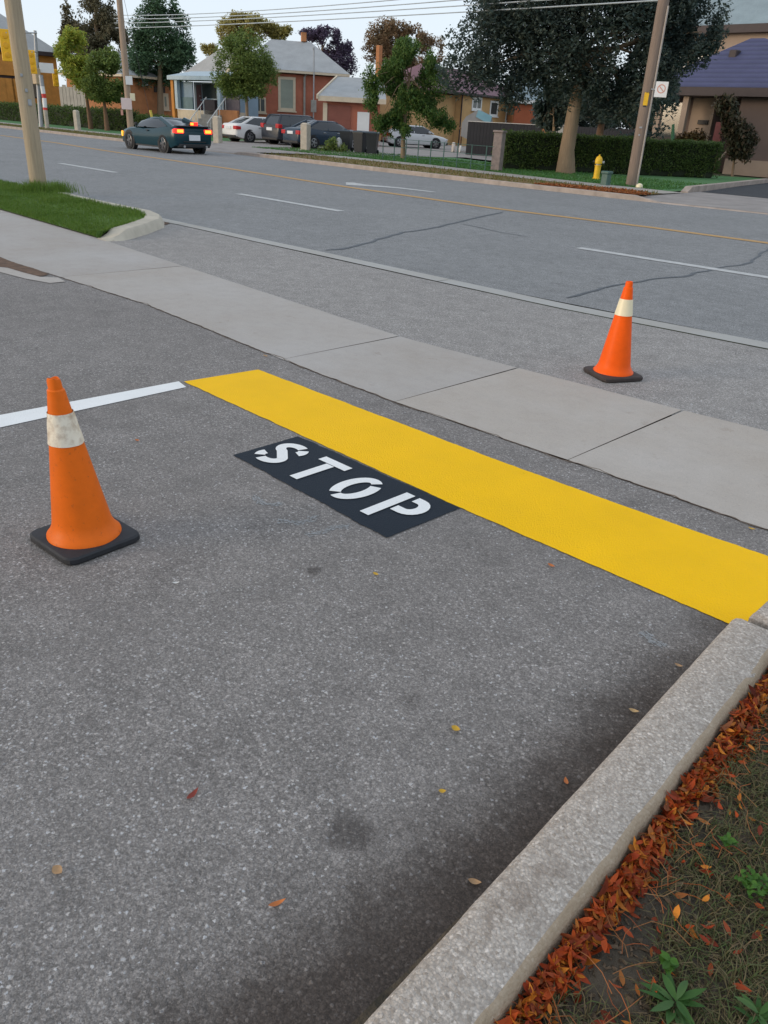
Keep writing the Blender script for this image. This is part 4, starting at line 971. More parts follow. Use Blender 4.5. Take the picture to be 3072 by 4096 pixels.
class House:
    """local frame: x along the street front, y to the back"""
    def __init__(s, name, label, A, B, cat='house'):
        A = Vector((A.x, A.y, 0)); B = Vector((B.x, B.y, 0)); s.u = (B-A).normalized(); s.w = (B-A).length
        s.t = thing(name, label, cat, A, math.atan2(s.u.y, s.u.x)); s.A = A; s.n = Vector((-s.u.y, s.u.x, 0))
    def px(s, px, py, off=0.0):            # pixel -> (x, z) on the front plane
        d = ray(px, py); o = Vector((0, 0, H)); k = ((s.A+s.n*off-o).dot(s.n))/d.dot(s.n); p = o+d*k; return (p-s.A).dot(s.u), p.z
    def box(s, name, mat, x0, x1, y0, y1, z0, z1, parent=None, bev=0):
        b = MB(); (b.bevbox(x0, x1, y0, y1, z0, z1, bev) if bev else b.box(x0, x1, y0, y1, z0, z1)); return b.build(name, mat, parent or s.t)
    def hip(s, mat, x0, x1, y0, y1, ze, rise, rx0, rx1, ry=None, th=.18, fas=None):
        ry = (y0+y1)/2 if ry is None else ry; b = MB()
        e = [(x0, y0, ze), (x1, y0, ze), (x1, y1, ze), (x0, y1, ze)]; r = [(rx0, ry, ze+rise), (rx1, ry, ze+rise)]
        b.add(e+r, [(0, 1, 5, 4), (2, 3, 4, 5), (1, 2, 5), (3, 0, 4)]); o = b.build('roof', mat, s.t)
        s.box('fascia', fas or M['cream'], x0+.01, x1-.01, y0+.01, y1-.01, ze-th, ze-.004); return o
    def window(s, x0, x1, z0, z1, frame=None, pane=None, fw=.10, sill=True, y=0.0, mull=None):
        frame = frame or M['cream']; b = MB(); d = -.05+y
        b.box(x0, x0+fw, d, y+.02, z0, z1); b.box(x1-fw, x1, d, y+.02, z0, z1); b.box(x0+fw, x1-fw, d, y+.02, z1-fw, z1); b.box(x0+fw, x1-fw, d, y+.02, z0, z0+fw)
        if mull: 
            for m_ in mull: xm = x0+(x1-x0)*m_; b.box(xm-fw*.35, xm+fw*.35, d, y+.02, z0+fw, z1-fw)
        f = b.build('window', frame, s.t)
        b = MB(); b.box(x0+fw*.9, x1-fw*.9, y-.025, y-.01, z0+fw*.9, z1-fw*.9); b.build('pane', pane or M['pane'], f)
        if sill: b = MB(); b.box(x0-.08, x1+.08, d-.08, y-.06, z0-.10, z0-.003); b.build('sill', frame, f)
        return f
    def winpx(s, xa, ya, xb, yb, off=0.0, **k):
        (x0, z1), (x1, z0) = s.px(xa, ya, off), s.px(xb, yb, off); return s.window(min(x0, x1), max(x0, x1), z0, z1, y=off, **k)
# --- red brick bungalow in the middle
A0, B0 = at(1114, 282, 4.95), at(1390, 301, 4.95)
u0 = (B0-A0).normalized(); A0 = A0-u0*3.4
h = House('brick_house', 'red brick bungalow with grey hip roof behind the parked cars', A0, B0)
w = h.w
h.box('wall', M['red_brick'], .45, w-.45, 0, 8, 0, 4.75)
rx0, zr_ = h.px(1085, 157, 4.0); rx1, _ = h.px(1244, 150, 4.0)
h.hip(M['roof_grey'], -.2, w+.1, -.55, 8.6, 5.0, zr_-5.0, rx0, rx1, 4.0)
h.winpx(1112, 305, 1182, 445, pane=M['blind'], fw=.20)
h.winpx(1018, 388, 1064, 452, pane=M['pane'], fw=.12, mull=(.5,))
x_, z_ = h.px(1060, 452); h.box('base_band', M['orange_brick2'], .40, h.px(1112, 400)[0]-.1, -.06, -.004, 0, h.px(1040, 462)[1])
x_, _ = h.px(1217, 400); b = MB(); b.tube([(x_, -.10, .1), (x_, -.10, 4.6), (x_+.1, -.3, 4.8)], .09, 6); b.build('downpipe', M['farconc'], h.t)
x_, _ = h.px(1250, 400); zt = h.px(1247, 200, -.5)[1]; b = MB(); b.tube([(x_, -.62, .4), (x_, -.62, zt)], .055, 6); b.tube([(x_, -.62, zt), (x_-.05, -.62, zt+.18)], .10, 6); b.build('service_mast', M['galv'], h.t)
b = MB(); x2, z2 = h.px(1250, 425); b.bevbox(x2-.22, x2+.22, -.72, -.50, z2-.45, z2+.45, .03); b.build('meter_box', M['farconc'], h.t)
ch = h.px(1215, 140, 4)[0]; h.box('chimney', M['orange_brick2'], ch-.2, ch+.2, 3.8, 4.3, 7.4, max(7.9, h.px(1215, 130, 4)[1]))
# --- its garage wing
GA, GB = at_d(1284, 392, 61), at_d(1452, 404, 61)
g = House('brick_garage', 'low red brick garage wing with sloping grey roof and a white door', GA, GB, 'garage')
gw_ = g.w; rise = 2.5; dep = 4.2
gw_x = gw_+1.2
tx, tz = g.px(1352, 306, dep+.8); rise = tz-3.05
g.box('wall', M['red_brick'], .35, gw_x, .5, dep, 0, 2.95)
b = MB(); b.add([(-.2, .1, 3.05), (gw_x+.4, .1, 3.05), (gw_x+.4, dep+.8, 3.05+rise), (tx, dep+.8, 3.05+rise), (-.2, .1, 2.90), (gw_x+.4, .1, 2.90), (gw_x+.4, dep+.8, 2.90+rise), (tx, dep+.8, 2.90+rise)], [(0, 1, 2, 3), (7, 6, 5, 4), (1, 5, 6, 2), (0, 3, 7, 4)]); b.build('roof', M['roof_grey'], g.t)
b = MB(); b.add([(-.2, .06, 2.75), (gw_x+.4, .06, 2.75), (gw_x+.4, .06, 3.06), (-.2, .06, 3.06), (-.2, .12, 2.75), (gw_x+.4, .12, 2.75), (gw_x+.4, .12, 3.06), (-.2, .12, 3.06)], [(0, 1, 2, 3), (4, 7, 6, 5), (0, 4, 5, 1), (3, 2, 6, 7)]); b.build('fascia', M['cream'], g.t)
b = MB(); b.add([(-.32, .0, 2.86), (-.22, .0, 2.86), (tx-.02, dep+.8, 2.86+rise), (tx-.12, dep+.8, 2.86+rise), (-.32, .0, 3.12), (-.22, .0, 3.12), (tx-.02, dep+.8, 3.12+rise), (tx-.12, dep+.8, 3.12+rise)], [(0, 1, 2, 3), (4, 7, 6, 5), (0, 4, 5, 1), (0, 3, 7, 4), (1, 5, 6, 2)]); b.build('bargeboard', M['cream'], g.t)
x0, z1 = g.px(1310, 418, .5); x1, _ = g.px(1403, 425, .5)
b = MB(); b.box(x0, x1, .44, .49, .05, z1)
for k in range(1, 4): b.box(x0+.02, x1-.02, .425, .438, .05+k*.54-.02, .05+k*.54+.02)
b.build('garage_door', M['garage'], g.t)
x2, _ = g.px(1302, 460, .5); g.box('door_frame', M['cream'], x2-.18, x0-.01, .40, .49, 0, z1+.1)
x3, _ = g.px(1408, 490, .5); g.box('post', M['cream'], x3-.1, x3+.1, .38, .48, 0, 1.0)
x4, z4 = g.px(1430, 447, .5); x5, _ = g.px(1478, 450, .5); g.box('door', M['white'], x4, x5, .42, .49, .05, z4)
b = MB(); b.tube([(x4+.12, .40, 1.0), (x4+.12, .34, 1.0)], .04, 8); b.build('handle', M['rim'], g.t)
# --- blue porch house
PA, PB = at(672, 318, 3.85), at(900, 322, 3.85)
h = House('porch_house', 'small house with pale blue awning, porch posts and front steps', PA, PB); w = h.w
h.box('base', M['cream'], .6, w, .3, 1.8, 0, h.px(740, 438, .3)[1])
zf = h.px(740, 436, .3)[1]; 
h.box('wall', M['blue'], .9, w-.5, 1.8, 3.6, 0, 3.8)
za = 3.85; zt2 = za+.45
b = MB(); b.add([(0, -.1, za), (w+.2, -.1, za), (w+.2, -.1, za+.28), (0, -.1, za+.28), (.9, 1.9, za+.75), (w+.2, 1.9, za+.75), (0, 1.9, za), (w+.2, 1.9, za)], [(0, 1, 2, 3), (3, 2, 5, 4), (0, 3, 4, 6), (1, 7, 5, 2), (0, 6, 7, 1)]); b.build('awning', M['blue2'], h.t)
b = MB(); b.add([(-.2, 1.6, za+.55), (w-.3, 1.6, za+.55), (w-.3, 4.2, za+.55), (-.2, 4.2, za+.55), (3.4, 3, za+2.5), (w-.6, 3, za+2.5)], [(0, 1, 5, 4), (1, 2, 5), (2, 3, 4, 5), (3, 0, 4)]); b.build('roof', M['roof_grey2'], h.t)
x0, _ = h.px(708, 380, .5); x1, _ = h.px(771, 380, .5); 
h.box('porch_wall', M['blue'], x0, x1, .5, .6, zf, za-.1); h.box('porch_skirt', plain('teal_panel', (.14, .22, .24), .7, .2, 2), x0-.05, x1+.05, .42, .495, zf, zf+(za-zf)*.42)
x2, _ = h.px(778, 400, 1.5); x3, _ = h.px(797, 400, 1.5); h.box('door', M['reddoor'], x2, x3, 1.72, 1.79, zf, za-.25)
b = MB(); b.tube([(x3-.1, 1.70, zf+1), (x3-.1, 1.64, zf+1)], .04, 8); b.build('handle', M['rim'], h.t)
xa, zb_ = h.px(806, 330, 1.8); xb, zc_ = h.px(872, 400, 1.8); h.window(xa, xb, zc_, zb_, pane=M['pane'], frame=M['blue2'], fw=.08, y=1.8)
for xp in (712, 882): 
    x_, _ = h.px(xp, 400, .2); h.box('porch_post', M['blue2'], x_-.17, x_+.17, .05, .35, 0 if xp > 800 else zf, za-.02)
x_, _ = h.px(706, 400, .2); h.box('side_post', M['orange_brick'], x_-.55, x_-.22, .1, .4, 0, za-.02)
xs0, xs1 = h.px(775, 480, -1)[0], h.px(850, 480, -1)[0]
b = MB()
for k in range(6): b.box(xs0, xs1, -1.5+k*.3, .3, zf*(k)/6+.0+(.001*k), zf*(k+1)/6)
b.build('steps', M['farconc'], h.t)
for x_ in (xs0, xs1):
    b = MB(); b.tube([(x_, -1.5, .9), (x_, .3, zf+.9)], .035, 6)
    for k in range(7): y_ = -1.5+1.8*k/6; b.tube([(x_, y_, zf*k/6), (x_, y_, .9+zf*k/6)], .022, 5)
    b.build('railing', M['white'], h.t)
x0, z0 = h.px(825, 398, .2); x1, z1 = h.px(868, 460, .2); h.box('planter_box', M['darktrim'], x0, x1, .0, .28, z1, z0)
x0, _ = h.px(895, 420, .6); x1, _ = h.px(955, 420, .6); h.box('porch_wall', plain('grey_mauve_wall', (.17, .14, .15), .8, .2, 2), x0, x1, .62, .72, zf-.2, za-.15)
x0, _ = h.px(885, 455, .2); x1, _ = h.px(962, 455, .2); h.box('low_wall', M['orange_brick2'], x0, x1, -.1, .1, 0, h.px(900, 440, 0)[1])
bx0, bz0 = h.px(827, 290, -.2); bx1, bz1 = h.px(880, 205, -.2)
b = MB(); b.add([(bx0, 1.4, bz0), (bx0+.45, 1.4, bz0), (bx1+.45, 1.4, bz1), (bx1, 1.4, bz1), (bx0, 1.55, bz0), (bx0+.45, 1.55, bz0), (bx1+.45, 1.55, bz1), (bx1, 1.55, bz1)], [(0, 1, 2, 3), (4, 7, 6, 5), (0, 3, 7, 4), (1, 5, 6, 2), (0, 4, 5, 1), (2, 6, 7, 3)]); b.build('bargeboard', M['cream'], h.t)
# --- orange brick house left of it, under the dark tree
OA, OB = at(498, 300, 4.2), at(708, 320, 4.2)
h = House('brick_house', 'orange brick house half hidden under the dark rounded tree', OA, OB); w = h.w
h.box('wall', M['orange_brick2'], 0, w, .5, 8, 0, 4.1); h.hip(M['roof_grey'], -.4, w+.4, -.1, 8.6, 4.25, 1.9, w*.35, w*.65)
h.winpx(645, 372, 676, 440, off=.5, pane=M['blind'], fw=.28); h.winpx(614, 345, 660, 372, off=.5, pane=M['pane'], frame=M['darktrim'], fw=.1, sill=False); h.winpx(573, 318, 592, 342, off=.5, frame=M['white'], pane=M['white'], fw=.06, sill=False)
# --- far left two storey brick building
LA, LB = at_d(-190, 190, 74), at_d(246, 216, 74)
LA2, LB2 = at(-190, 172, 6.2), at(240, 213, 6.2)
h = House('brick_building', 'long orange brick building with grey roof behind the traffic lights', LA2, LB2, 'building'); w = h.w
h.box('wall', M['orange_brick'], 0, w-.3, .4, 9, 0, 6.0); h.hip(M['roof_grey2'], -.5, w, -.4, 9.8, 6.2, 3.6, w*.2, w*.55, fas=M['darktrim'], th=.35)
x1, _ = h.px(62, 300, .0); _, z1 = h.px(30, 222); _, z0 = h.px(30, 302)
h.box('balcony_front', M['orange_brick'], -.2, x1, -.9, -.7, z0, z1); h.box('balcony_floor', M['darktrim'], -.2, x1, -.7, .38, z0-.25, z0+.05)
h.box('recess_shade', M['darktrim'], 0, x1, .30, .398, 0, z0-.25)  # dark panel over the brick, standing in for shade under the balcony
for xp in (-60, 5, 38, 66):
    x_, _ = h.px(xp, 360, -.6); h.box('column', M['orange_brick'], x_-.42, x_+.42, -.85, -.35, 0, z0-.25)
for xa in (120, 128):
    pass
h.winpx(118, 205, 158, 260, off=.4, frame=M['darktrim'], fw=.1, sill=False); h.winpx(96, 300, 180, 395, off=.4, frame=M['darktrim'], pane=plain('grey_shade', (.16, .13, .10), .6, .2, 2), fw=.1, sill=False)
LA3 = at(240, 330, 3.0); 
h2 = House('white_shed', 'pale fence panel wall half hidden behind the small tree at left', at_d(232, 330, 82), at_d(345, 345, 80), 'wall')
b = MB(); nb = 8
for k in range(nb): b.box(h2.w*k/nb+.02, h2.w*(k+1)/nb-.02, 0, .08, 0, 3.0+.15*(k % 3 == 1))
b.build('boards', plain('pale_boards', (.44, .41, .35), .8, .25, 1.5), h2.t); h2.box('rail', M['farconc'], 0, h2.w, .09, .16, 1.0, 1.15)
h2.t.name = 'board_fence'
# --- yellow brick house
YA, YB = at(1859, 376, 4.3), at(2091, 401, 4.3)
h = House('brick_house', 'yellow brick house with mauve roof and tall white framed windows', YA, YB); w = h.w
h.box('wall', M['yellow_brick'], -.0, w, .3, 8, 0, 4.2); h.hip(M['roof_mauve'], -4.5, w+.15, -.15, 9, 4.4, 2.2, -1.0, w*.72, fas=M['darktrim'])
for xa, ya, xb, yb in ((1890, 386, 1924, 442), (1962, 402, 1988, 466), (2028, 406, 2062, 490)): h.winpx(xa, ya, xb, yb, off=.3, frame=M['white'], fw=.17, mull=(.5,) if xa != 1962 else None)
h.box('wall', M['yellow_brick'], -5.5, -.06, .9, 8, 0, 4.15)
b = MB(); b.tube([(-.03, .2, 0), (-.03, .2, 4.2)], .07, 6); b.build('downpipe', M['darktrim'], h.t)
zz0 = h.px(1900, 470, .3)[1]
# --- red brick behind with grey roof
RA, RB = at(2089, 412, 3.9), at(2300, 425, 3.9)
h = House('brick_house', 'red brick house end with white eave just right of the yellow house', RA, RB); w = h.w
h.box('wall', M['orange_brick2'], 0, w, 2.5, 8, 0, 3.9); h.box('wall', plain('bright_red_brick', (.42, .115, .05), .85, .15, 1.6), .05, w-.05, 2.3, 2.49, 0, 3.8)
h.hip(M['roof_blue'], -.5, w+.5, 1.9, 9, 4.25, 2.4, w*.0+.5, w*.8, fas=M['white'], th=.32)
# --- white block behind the tree trunk
WA, WB = at_d(2168, 500, 58), at_d(2275, 505, 58)
h = House('white_shed', 'low white shed behind the hedge between fence and tree trunk', WA, WB, 'shed')
h.box('wall', plain('off_white_wall', (.50, .48, .42), .8, .1, 1.5), 0, h.w+.5, 0, 3, 0, 2.0); h.box('roof', M['farconc'], -.1, h.w+.6, -.1, 3.1, 2.0, 2.1); h.window(h.w*.6, h.w*.95, .7, 1.5, frame=M['white'], fw=.05)
# --- black fence
FA, FB = at_d(1873, 484, 55), at_d(2168, 497, 53)
h = House('board_fence', 'tall black board fence behind the green lawn', FA, FB, 'fence')
M['blackboard'] = plain('black_boards', (.010, .011, .017), .75, .3, 2)
b = MB(); nb = int(h.w/.22)
for k in range(nb): b.box(h.w*k/nb+.006, h.w*(k+1)/nb-.006, 0, .04, 0, 1.95)
b.build('boards', M['blackboard'], h.t); h.box('rail', M['blackboard'], 0, h.w, .045, .1, 1.5, 1.6); h.box('cap', M['galv'], -.02, h.w+.02, -.03, .08, 1.955, 1.99)
h.box('fence_post', M['orange_brick2'], h.w+.02, h.w+.3, -.03, .2, 0, 2.0)
FA, FB = at_d(2255, 500, 56), at_d(2560, 515, 52)
h = House('board_fence', 'dark fence behind the second tree trunk', FA, FB, 'fence')
b = MB(); nb = int(h.w/.22)
for k in range(nb): b.box(h.w*k/nb+.006, h.w*(k+1)/nb-.006, 0, .04, 0, 2.0)
b.build('boards', M['blackboard'], h.t); h.box('rail', M['blackboard'], 0, h.w, .045, .1, 1.4, 1.5)
# --- grey car shelter with a blue tarpaulin
TA, TB = at(1832, 545, .6), at(1965, 470, 2.0)
p0 = at_d(1838, 600, 59); p1 = at_d(1965, 600, 59)
h = House('car_shelter', 'grey fabric car shelter with a blue tarpaulin end', p0, p1, 'shelter'); w = h.w
zs = [h.px(1832, 540)[1], h.px(1850, 465)[1], h.px(1905, 440)[1], h.px(1965, 470)[1]]
prof = [(0, zs[0]-.05), (.0, zs[1]-.4), (w*.12, zs[1]), (w*.45, zs[2]), (w*.6, zs[2]-.03), (w*.9, zs[3]+.1), (w, zs[3]-.5), (w, .3)]
b = MB(); b.loft([[(x, y, z) for x, z in prof] for y in (0, 3.5)], closed=False, caps=False); b.poly([(x, 0, z) for x, z in prof]); b.build('cover', plain('grey_fabric', (.30, .29, .28), .8, .15, 1.5), h.t)
b = MB(); b.add([(w*.48, -.02, zs[2]-.02), (w*.92, -.02, zs[3]+.06), (w*.88, -.02, zs[3]-.45), (w*.42, -.02, zs[2]-.40), (w*.48, -.06, zs[2]+.01), (w*.92, -.06, zs[3]+.09), (w*.88, -.06, zs[3]-.45), (w*.42, -.06, zs[2]-.40)], [(0, 1, 2, 3), (4, 7, 6, 5), (0, 4, 5, 1), (1, 5, 6, 2), (2, 6, 7, 3), (3, 7, 4, 0)]); b.build('tarpaulin', plain('blue_tarp', (.22, .42, .50), .6, .15, 2), h.t)
# lawn clutter
for (px, py, c, s_, lab) in ((1840, 600, (.75, .74, .70), .35, 'white crumpled bag on the lawn left of the black fence'), (1812, 600, (.62, .55, .48), .5, 'pale pot beside the silver car'), (1918, 600, (.6, .62, .64), .3, 'small grey tub in front of the black fence'), (1880, 578, (.14, .22, .30), .45, 'dark blue box in front of the black fence')):
    b = MB(); b.loft([[(math.cos(k*.785+f)*s_*f*.6, math.sin(k*.785)*s_*f*.6, z*s_) for k in range(8)] for f, z in ((.7, 0), (1, .3), (.95, .8), (.5, 1.2), (.1, 1.25))])
    o = b.build('garden_tub' if 'bag' not in lab else 'refuse_bag', plain('clutter', c, .6, .2, 4), smooth=True, angle=50); o.location = at(px, py+10, .07); tag(o, lab, 'garden clutter')
# --- purple roofed bungalow on the right
QA, QB = on_y(2570, 354, 47), on_y(3330, 370, 47)
h = House('bungalow', 'bungalow with purple tiled roof and deep dark porch at the right edge', QA, QB); w = h.w
ze = QA.z
h.box('wall', M['mauve'], .8, w+6, 3.2, 11, 0, ze-.1)
xp, zp = h.px(3003, 155, 5.0); xq, zq = h.px(3034, 152, 5.0)
rf = h.hip(M['roof_purple'], -.2, w+3, 0, 11, ze+.12, zp-ze-.1, xp, xq+.35, 5.0, fas=M['darktrim'], th=.42)
xv, zv = h.px(2935, 212, 3.2); b = MB(); b.bevbox(xv-.2, xv+.25, 3.0, 3.6, zv-.35, zv+.15, .05); b.build('roof_vent', M['darktrim'], rf)
x0, _ = h.px(2900, 500, 1.0)
h.box('wall', M['mauve'], x0+.7, w+6, .8, 3.1, 0, ze-.32)
zb0 = h.px(2990, 640, .8)[1]; h.box('wall_base', M['beige'], x0+.6, w+6.1, .62, .795, 0, max(.3, zb0)); 
for xp_, wd in ((2633, .16), (2735, .16)):
    x_, _ = h.px(xp_, 470, .5); h.box('porch_post', M['beige'], x_-wd, x_+wd, .35, .65, 0, ze-.32)
x1, z1 = h.px(2612, 565, .6); x2, z2 = h.px(2720, 575, .6); h.box('porch_ledge', M['beige'], x1, x2, .3, .7, z2, z1+.08)
xa, za_ = h.px(2650, 400, 3.2); xb, zb_ = h.px(2720, 560, 3.2); h.window(xa, xb, max(.4, zb_), za_, frame=M['darktrim'], fw=.12, y=3.2)
xa, za_ = h.px(2750, 470, 3.2); xb, zb_ = h.px(2800, 575, 3.2)
h.box('porch_wall', M['beige'], h.px(2765, 450, 2)[0], h.px(2855, 450, 2)[0], 2.0, 2.15, 0, ze-.32)
h.box('letter_box', M['black'], h.px(2795, 480, 2)[0], h.px(2835, 480, 2)[0], 1.9, 1.99, h.px(2800, 497, 2)[1], h.px(2800, 480, 2)[1])
xd0, _ = h.px(2862, 500, 1.5); xd1, _ = h.px(2895, 500, 1.5); h.box('door', M['reddoor'], xd0, xd1, 1.5, 1.6, 0, 2.6)
for xx in (2756, 2880):
    x_, z_ = h.px(xx, 590, 0); b = MB(); b.tube([(x_, 0, z_-.7), (x_+.7, .3, z_+.35)], .05, 6); b.build('step_rail', M['beige'], h.t)
# --- two storey house behind it
h = House('two_storey_house', 'beige two storey house with blue grey roof behind the purple roof', on_y(2650, 105, 62), on_y(3400, 130, 62)); w = h.w
ze = on_y(3000, 108, 62).z
h.box('wall', M['beige'], 0, w, .6, 9, 0, ze-.1); h.hip(M['roof_blue'], -.5, w, 0, 9.5, ze+.2, 4.0, w*.3, w*.7, fas=M['darktrim'], th=.5)
h.winpx(2690, 180, 2740, 280, off=.6, frame=M['white']); h.winpx(2800, 170, 2850, 235, off=.6, frame=M['white'])
# right driveway kerb
b = MB(); k0 = at(2757, 770, .1); k1 = at(3010, 740, .1); P = [k0, k0.lerp(k1, .05), k0.lerp(k1, .5), k1, k1+(k1-k0)*.4]
rg = []
for i, p in enumerate(P):
    hh = .16 if i else .02; rg.append([p+Vector((-.05, 0, -.05)), p+Vector((-.05, 0, hh)), p+Vector((-.28, -.03, hh)), p+Vector((-.30, -.03, -.05))])
b.loft(rg); tag(b.build('concrete_kerb', M['kerbfar']), 'tan kerb along the dark driveway at far right', 'kerb')
M['leafpile'] = foliage('far_leaf_pile', [(.24, .075, .025), (.36, .13, .04), (.18, .06, .03)], .1)
b = MB()
for i in range(1500):
    x = random.uniform(-15.6, -12.1); y = yl(KERBF, x)+.25+random.random()**1.2*1.9*min(1, (x+16.5)/2.5)*(1 if x < -12.6 else .6)
    leaf_mesh(b, Vector((x, y, .10+random.random()*.04)), .12, .06, random.uniform(0, 6.3), .8, random.gauss(0, .4), segs=2)
tag(b.build('leaf_pile', M['leafpile']), 'rusty fallen leaves heaped on the verge by the right pole', 'leaves', kind='stuff')
# ------------------------------------------------------------------ trees and hedges
M['bark'] = wood('bark', (.30, .21, .13), (.15, .10, .065)); M['bark2'] = wood('reddish_bark', (.22, .125, .07), (.16, .09, .05))
def leafcloud(b, blobs, n, size, thr=-.12, freq=.55, seedv=0, drop=0.0):
    vol = [(r[0]*r[1]*r[2])**.67 for c, r in blobs]; tot = sum(vol); off = Vector((seedv*7.3, seedv*3.1, seedv))
    for (c, r), v in zip(blobs, vol):
        k = int(n*v/tot); made = 0; tries = 0
        while made < k and tries < k*4:
            tries += 1
            d = Vector((random.gauss(0, 1), random.gauss(0, 1), random.gauss(0, 1))).normalized()
            rad = random.random()**.42*(1+.22*noise.noise(d*1.7+off))
            p = c+Vector((d.x*r[0], d.y*r[1], d.z*r[2]))*rad
            if noise.noise(p*freq+off) < thr+.10*rad or noise.noise(p*freq*2.6+off) < thr-.18: continue
            made += 1
            for q_ in range(3):
                s_ = size*random.uniform(.55, 1.25)
                o = p+Vector((random.gauss(0, size*.55), random.gauss(0, size*.55), random.gauss(0, size*.5)))
                a = random.uniform(0, 6.3); el = random.uniform(-1.0, .7)-drop
                u = Vector((math.cos(a)*math.cos(el), math.sin(a)*math.cos(el), math.sin(el)))
                w_ = u.cross(Vector((random.gauss(0, .6), random.gauss(0, .6), 1))).normalized()*s_*.33
                u = u*s_*.6
                b.add([o-u, o+w_, o+u*1.1, o-w_], [(0, 1, 2, 3)])
def tree(label, base, blobs_px, D, mats, n, size, trunk=None, r0=.25, bark='bark', group=None, thr=-.12, freq=.55, seed=1, cat='tree', name='tree', drop=0., depth=.85, limbs=True):
    """blobs_px: (px, py, rx, rz) sizes in photo pixels at distance D -> metres"""
    t = thing(name, label, cat, base, 0, group); k = ppm(D); bl = []
    for px, py, rx, rz in blobs_px:
        c = at_d(px, py, D)+VB*random.uniform(-.25, .25)*rx/k; bl.append((c, (rx/k, rx/k*depth, rz/k)))
    b = MB(); leafcloud(b, bl, n, size, thr, freq, seed, drop); b.build('crown', mats, t, world=True)
    b = MB(); tp = [at_d(x, y, D) for x, y in (trunk or [])]
    pts = [Vector(base)-Vector((0, 0, .1))]+tp
    L = len(pts); b.tube(pts, [r0*(1.25 if i == 0 else 1-.45*i/max(L-1, 1)) for i in range(L)], 10)
    if limbs:
        top = pts[-1]; low = pts[-2] if L > 2 else pts[-1].lerp(pts[0], .2)
        for i, (c, r) in enumerate(bl):
            st = top.lerp(low, random.random()*.5); md = st.lerp(c, .5)+Vector((random.uniform(-.3, .3), random.uniform(-.3, .3), .3)); rr_ = min(r0*.30, .04+r0*.22)
            b.tube([st, md, st.lerp(c, .95)], [rr_, rr_*.6, rr_*.2], 6)
    b.build('trunk', M[bark], t, smooth=True, world=True)
    return t
F_ = {}
F_['dark'] = foliage('dark_maple_leaves', [(0.052, 0.086, 0.086), (0.078, 0.114, 0.101), (0.109, 0.13, 0.1), (0.072, 0.109, 0.105), (0.139, 0.151, 0.109)], .38)
F_['weep'] = foliage('fresh_green_leaves', [(0.054, 0.119, 0.045), (0.092, 0.178, 0.045), (0.151, 0.216, 0.05), (0.071, 0.151, 0.055)], .38)
F_['round'] = foliage('olive_green_leaves', [(0.113, 0.172, 0.059), (0.174, 0.244, 0.067), (0.244, 0.296, 0.076), (0.139, 0.208, 0.076)], .38)
F_['blue'] = foliage('deep_green_leaves', [(0.069, 0.128, 0.077), (0.098, 0.173, 0.095), (0.131, 0.217, 0.112)], .38)
F_['brown'] = foliage('brownish_needles', [(0.128, 0.120, 0.077), (0.188, 0.162, 0.098), (0.158, 0.158, 0.091)], .38)
F_['ygreen'] = foliage('yellowing_leaves', [(0.216, 0.333, 0.066), (0.367, 0.453, 0.075), (0.517, 0.475, 0.084), (0.194, 0.323, 0.084)], .38)
F_['gold'] = foliage('golden_leaves', [(0.378, 0.336, 0.130), (0.499, 0.420, 0.130), (0.297, 0.294, 0.130)], .38)
F_['plum'] = foliage('plum_leaves', [(0.105, 0.077, 0.128), (0.140, 0.105, 0.165), (0.119, 0.098, 0.135)], .38)
F_['russet'] = foliage('russet_leaves', [(0.255, 0.173, 0.105), (0.330, 0.217, 0.126), (0.210, 0.180, 0.105)], .38)
F_['hedge'] = foliage('hedge_leaves', [(0.057, 0.098, 0.029), (0.081, 0.132, 0.035), (0.109, 0.162, 0.046), (0.098, 0.126, 0.035)], .38)
mb_ = at(2262, 692, .08)
tree('huge dark maple tree with tan trunk in front of the right hedge', mb_, [(1990, 150, 190, 150), (1880, 290, 130, 95), (2060, 20, 190, 130), (2210, 120, 220, 170), (2400, 60, 250, 190), (2600, 130, 190, 160), (2480, 300, 170, 110), (2310, 300, 150, 110), (2110, 300, 120, 90), (2040, 375, 60, 65), (2740, 90, 130, 130), (2660, 255, 110, 90), (2790, 170, 90, 80), (2560, 400, 130, 90), (2440, 420, 80, 60), (2830, 120, 70, 90), (2300, -120, 350, 120), (2620, -80, 250, 120)],
     math.hypot(mb_.x, mb_.y), F_['dark'], 33000, .135, [(2268, 600), (2295, 440), (2318, 330), (2330, 180)], .36, thr=-.30, freq=.7, seed=3)
tree('smaller dark tree with a reddish trunk behind the right hedge', base_on_y(2390, 590, 40.5), [(2420, 400, 90, 75), (2500, 440, 110, 80), (2600, 430, 90, 110), (2360, 430, 60, 50), (2540, 520, 70, 50)], 48, F_['dark'], 4200, .19, [(2398, 540), (2415, 440)], .26, 'bark2', seed=5)
tree('drooping dark evergreen shrub left of the tan maple trunk', base_on_y(2215, 600, 38), [(2200, 450, 65, 70), (2235, 400, 60, 60), (2170, 490, 45, 40)], 44, F_['dark'], 2200, .2, [(2215, 520), (2215, 430)], .1, seed=8, drop=.5, thr=-.2)
wb = on_y(1612, 640, 31.5); wb.z = .07
tree('drooping bright green tree in front of the silver sedan', wb, [(1645, 250, 110, 75), (1560, 340, 85, 85), (1700, 340, 110, 90), (1610, 430, 100, 80), (1710, 455, 85, 55), (1535, 450, 55, 80), (1780, 500, 50, 30), (1640, 190, 70, 35), (1590, 510, 60, 50), (1500, 300, 60, 60), (1490, 380, 45, 60), (1570, 250, 60, 50)], math.hypot(wb.x, wb.y), F_['weep'], 12000, .105, [(1613, 540), (1625, 420), (1640, 290)], .11, seed=11, drop=.5, thr=-.06, freq=.9)
rb = on_y(992, 545, 37); rb.z = .08
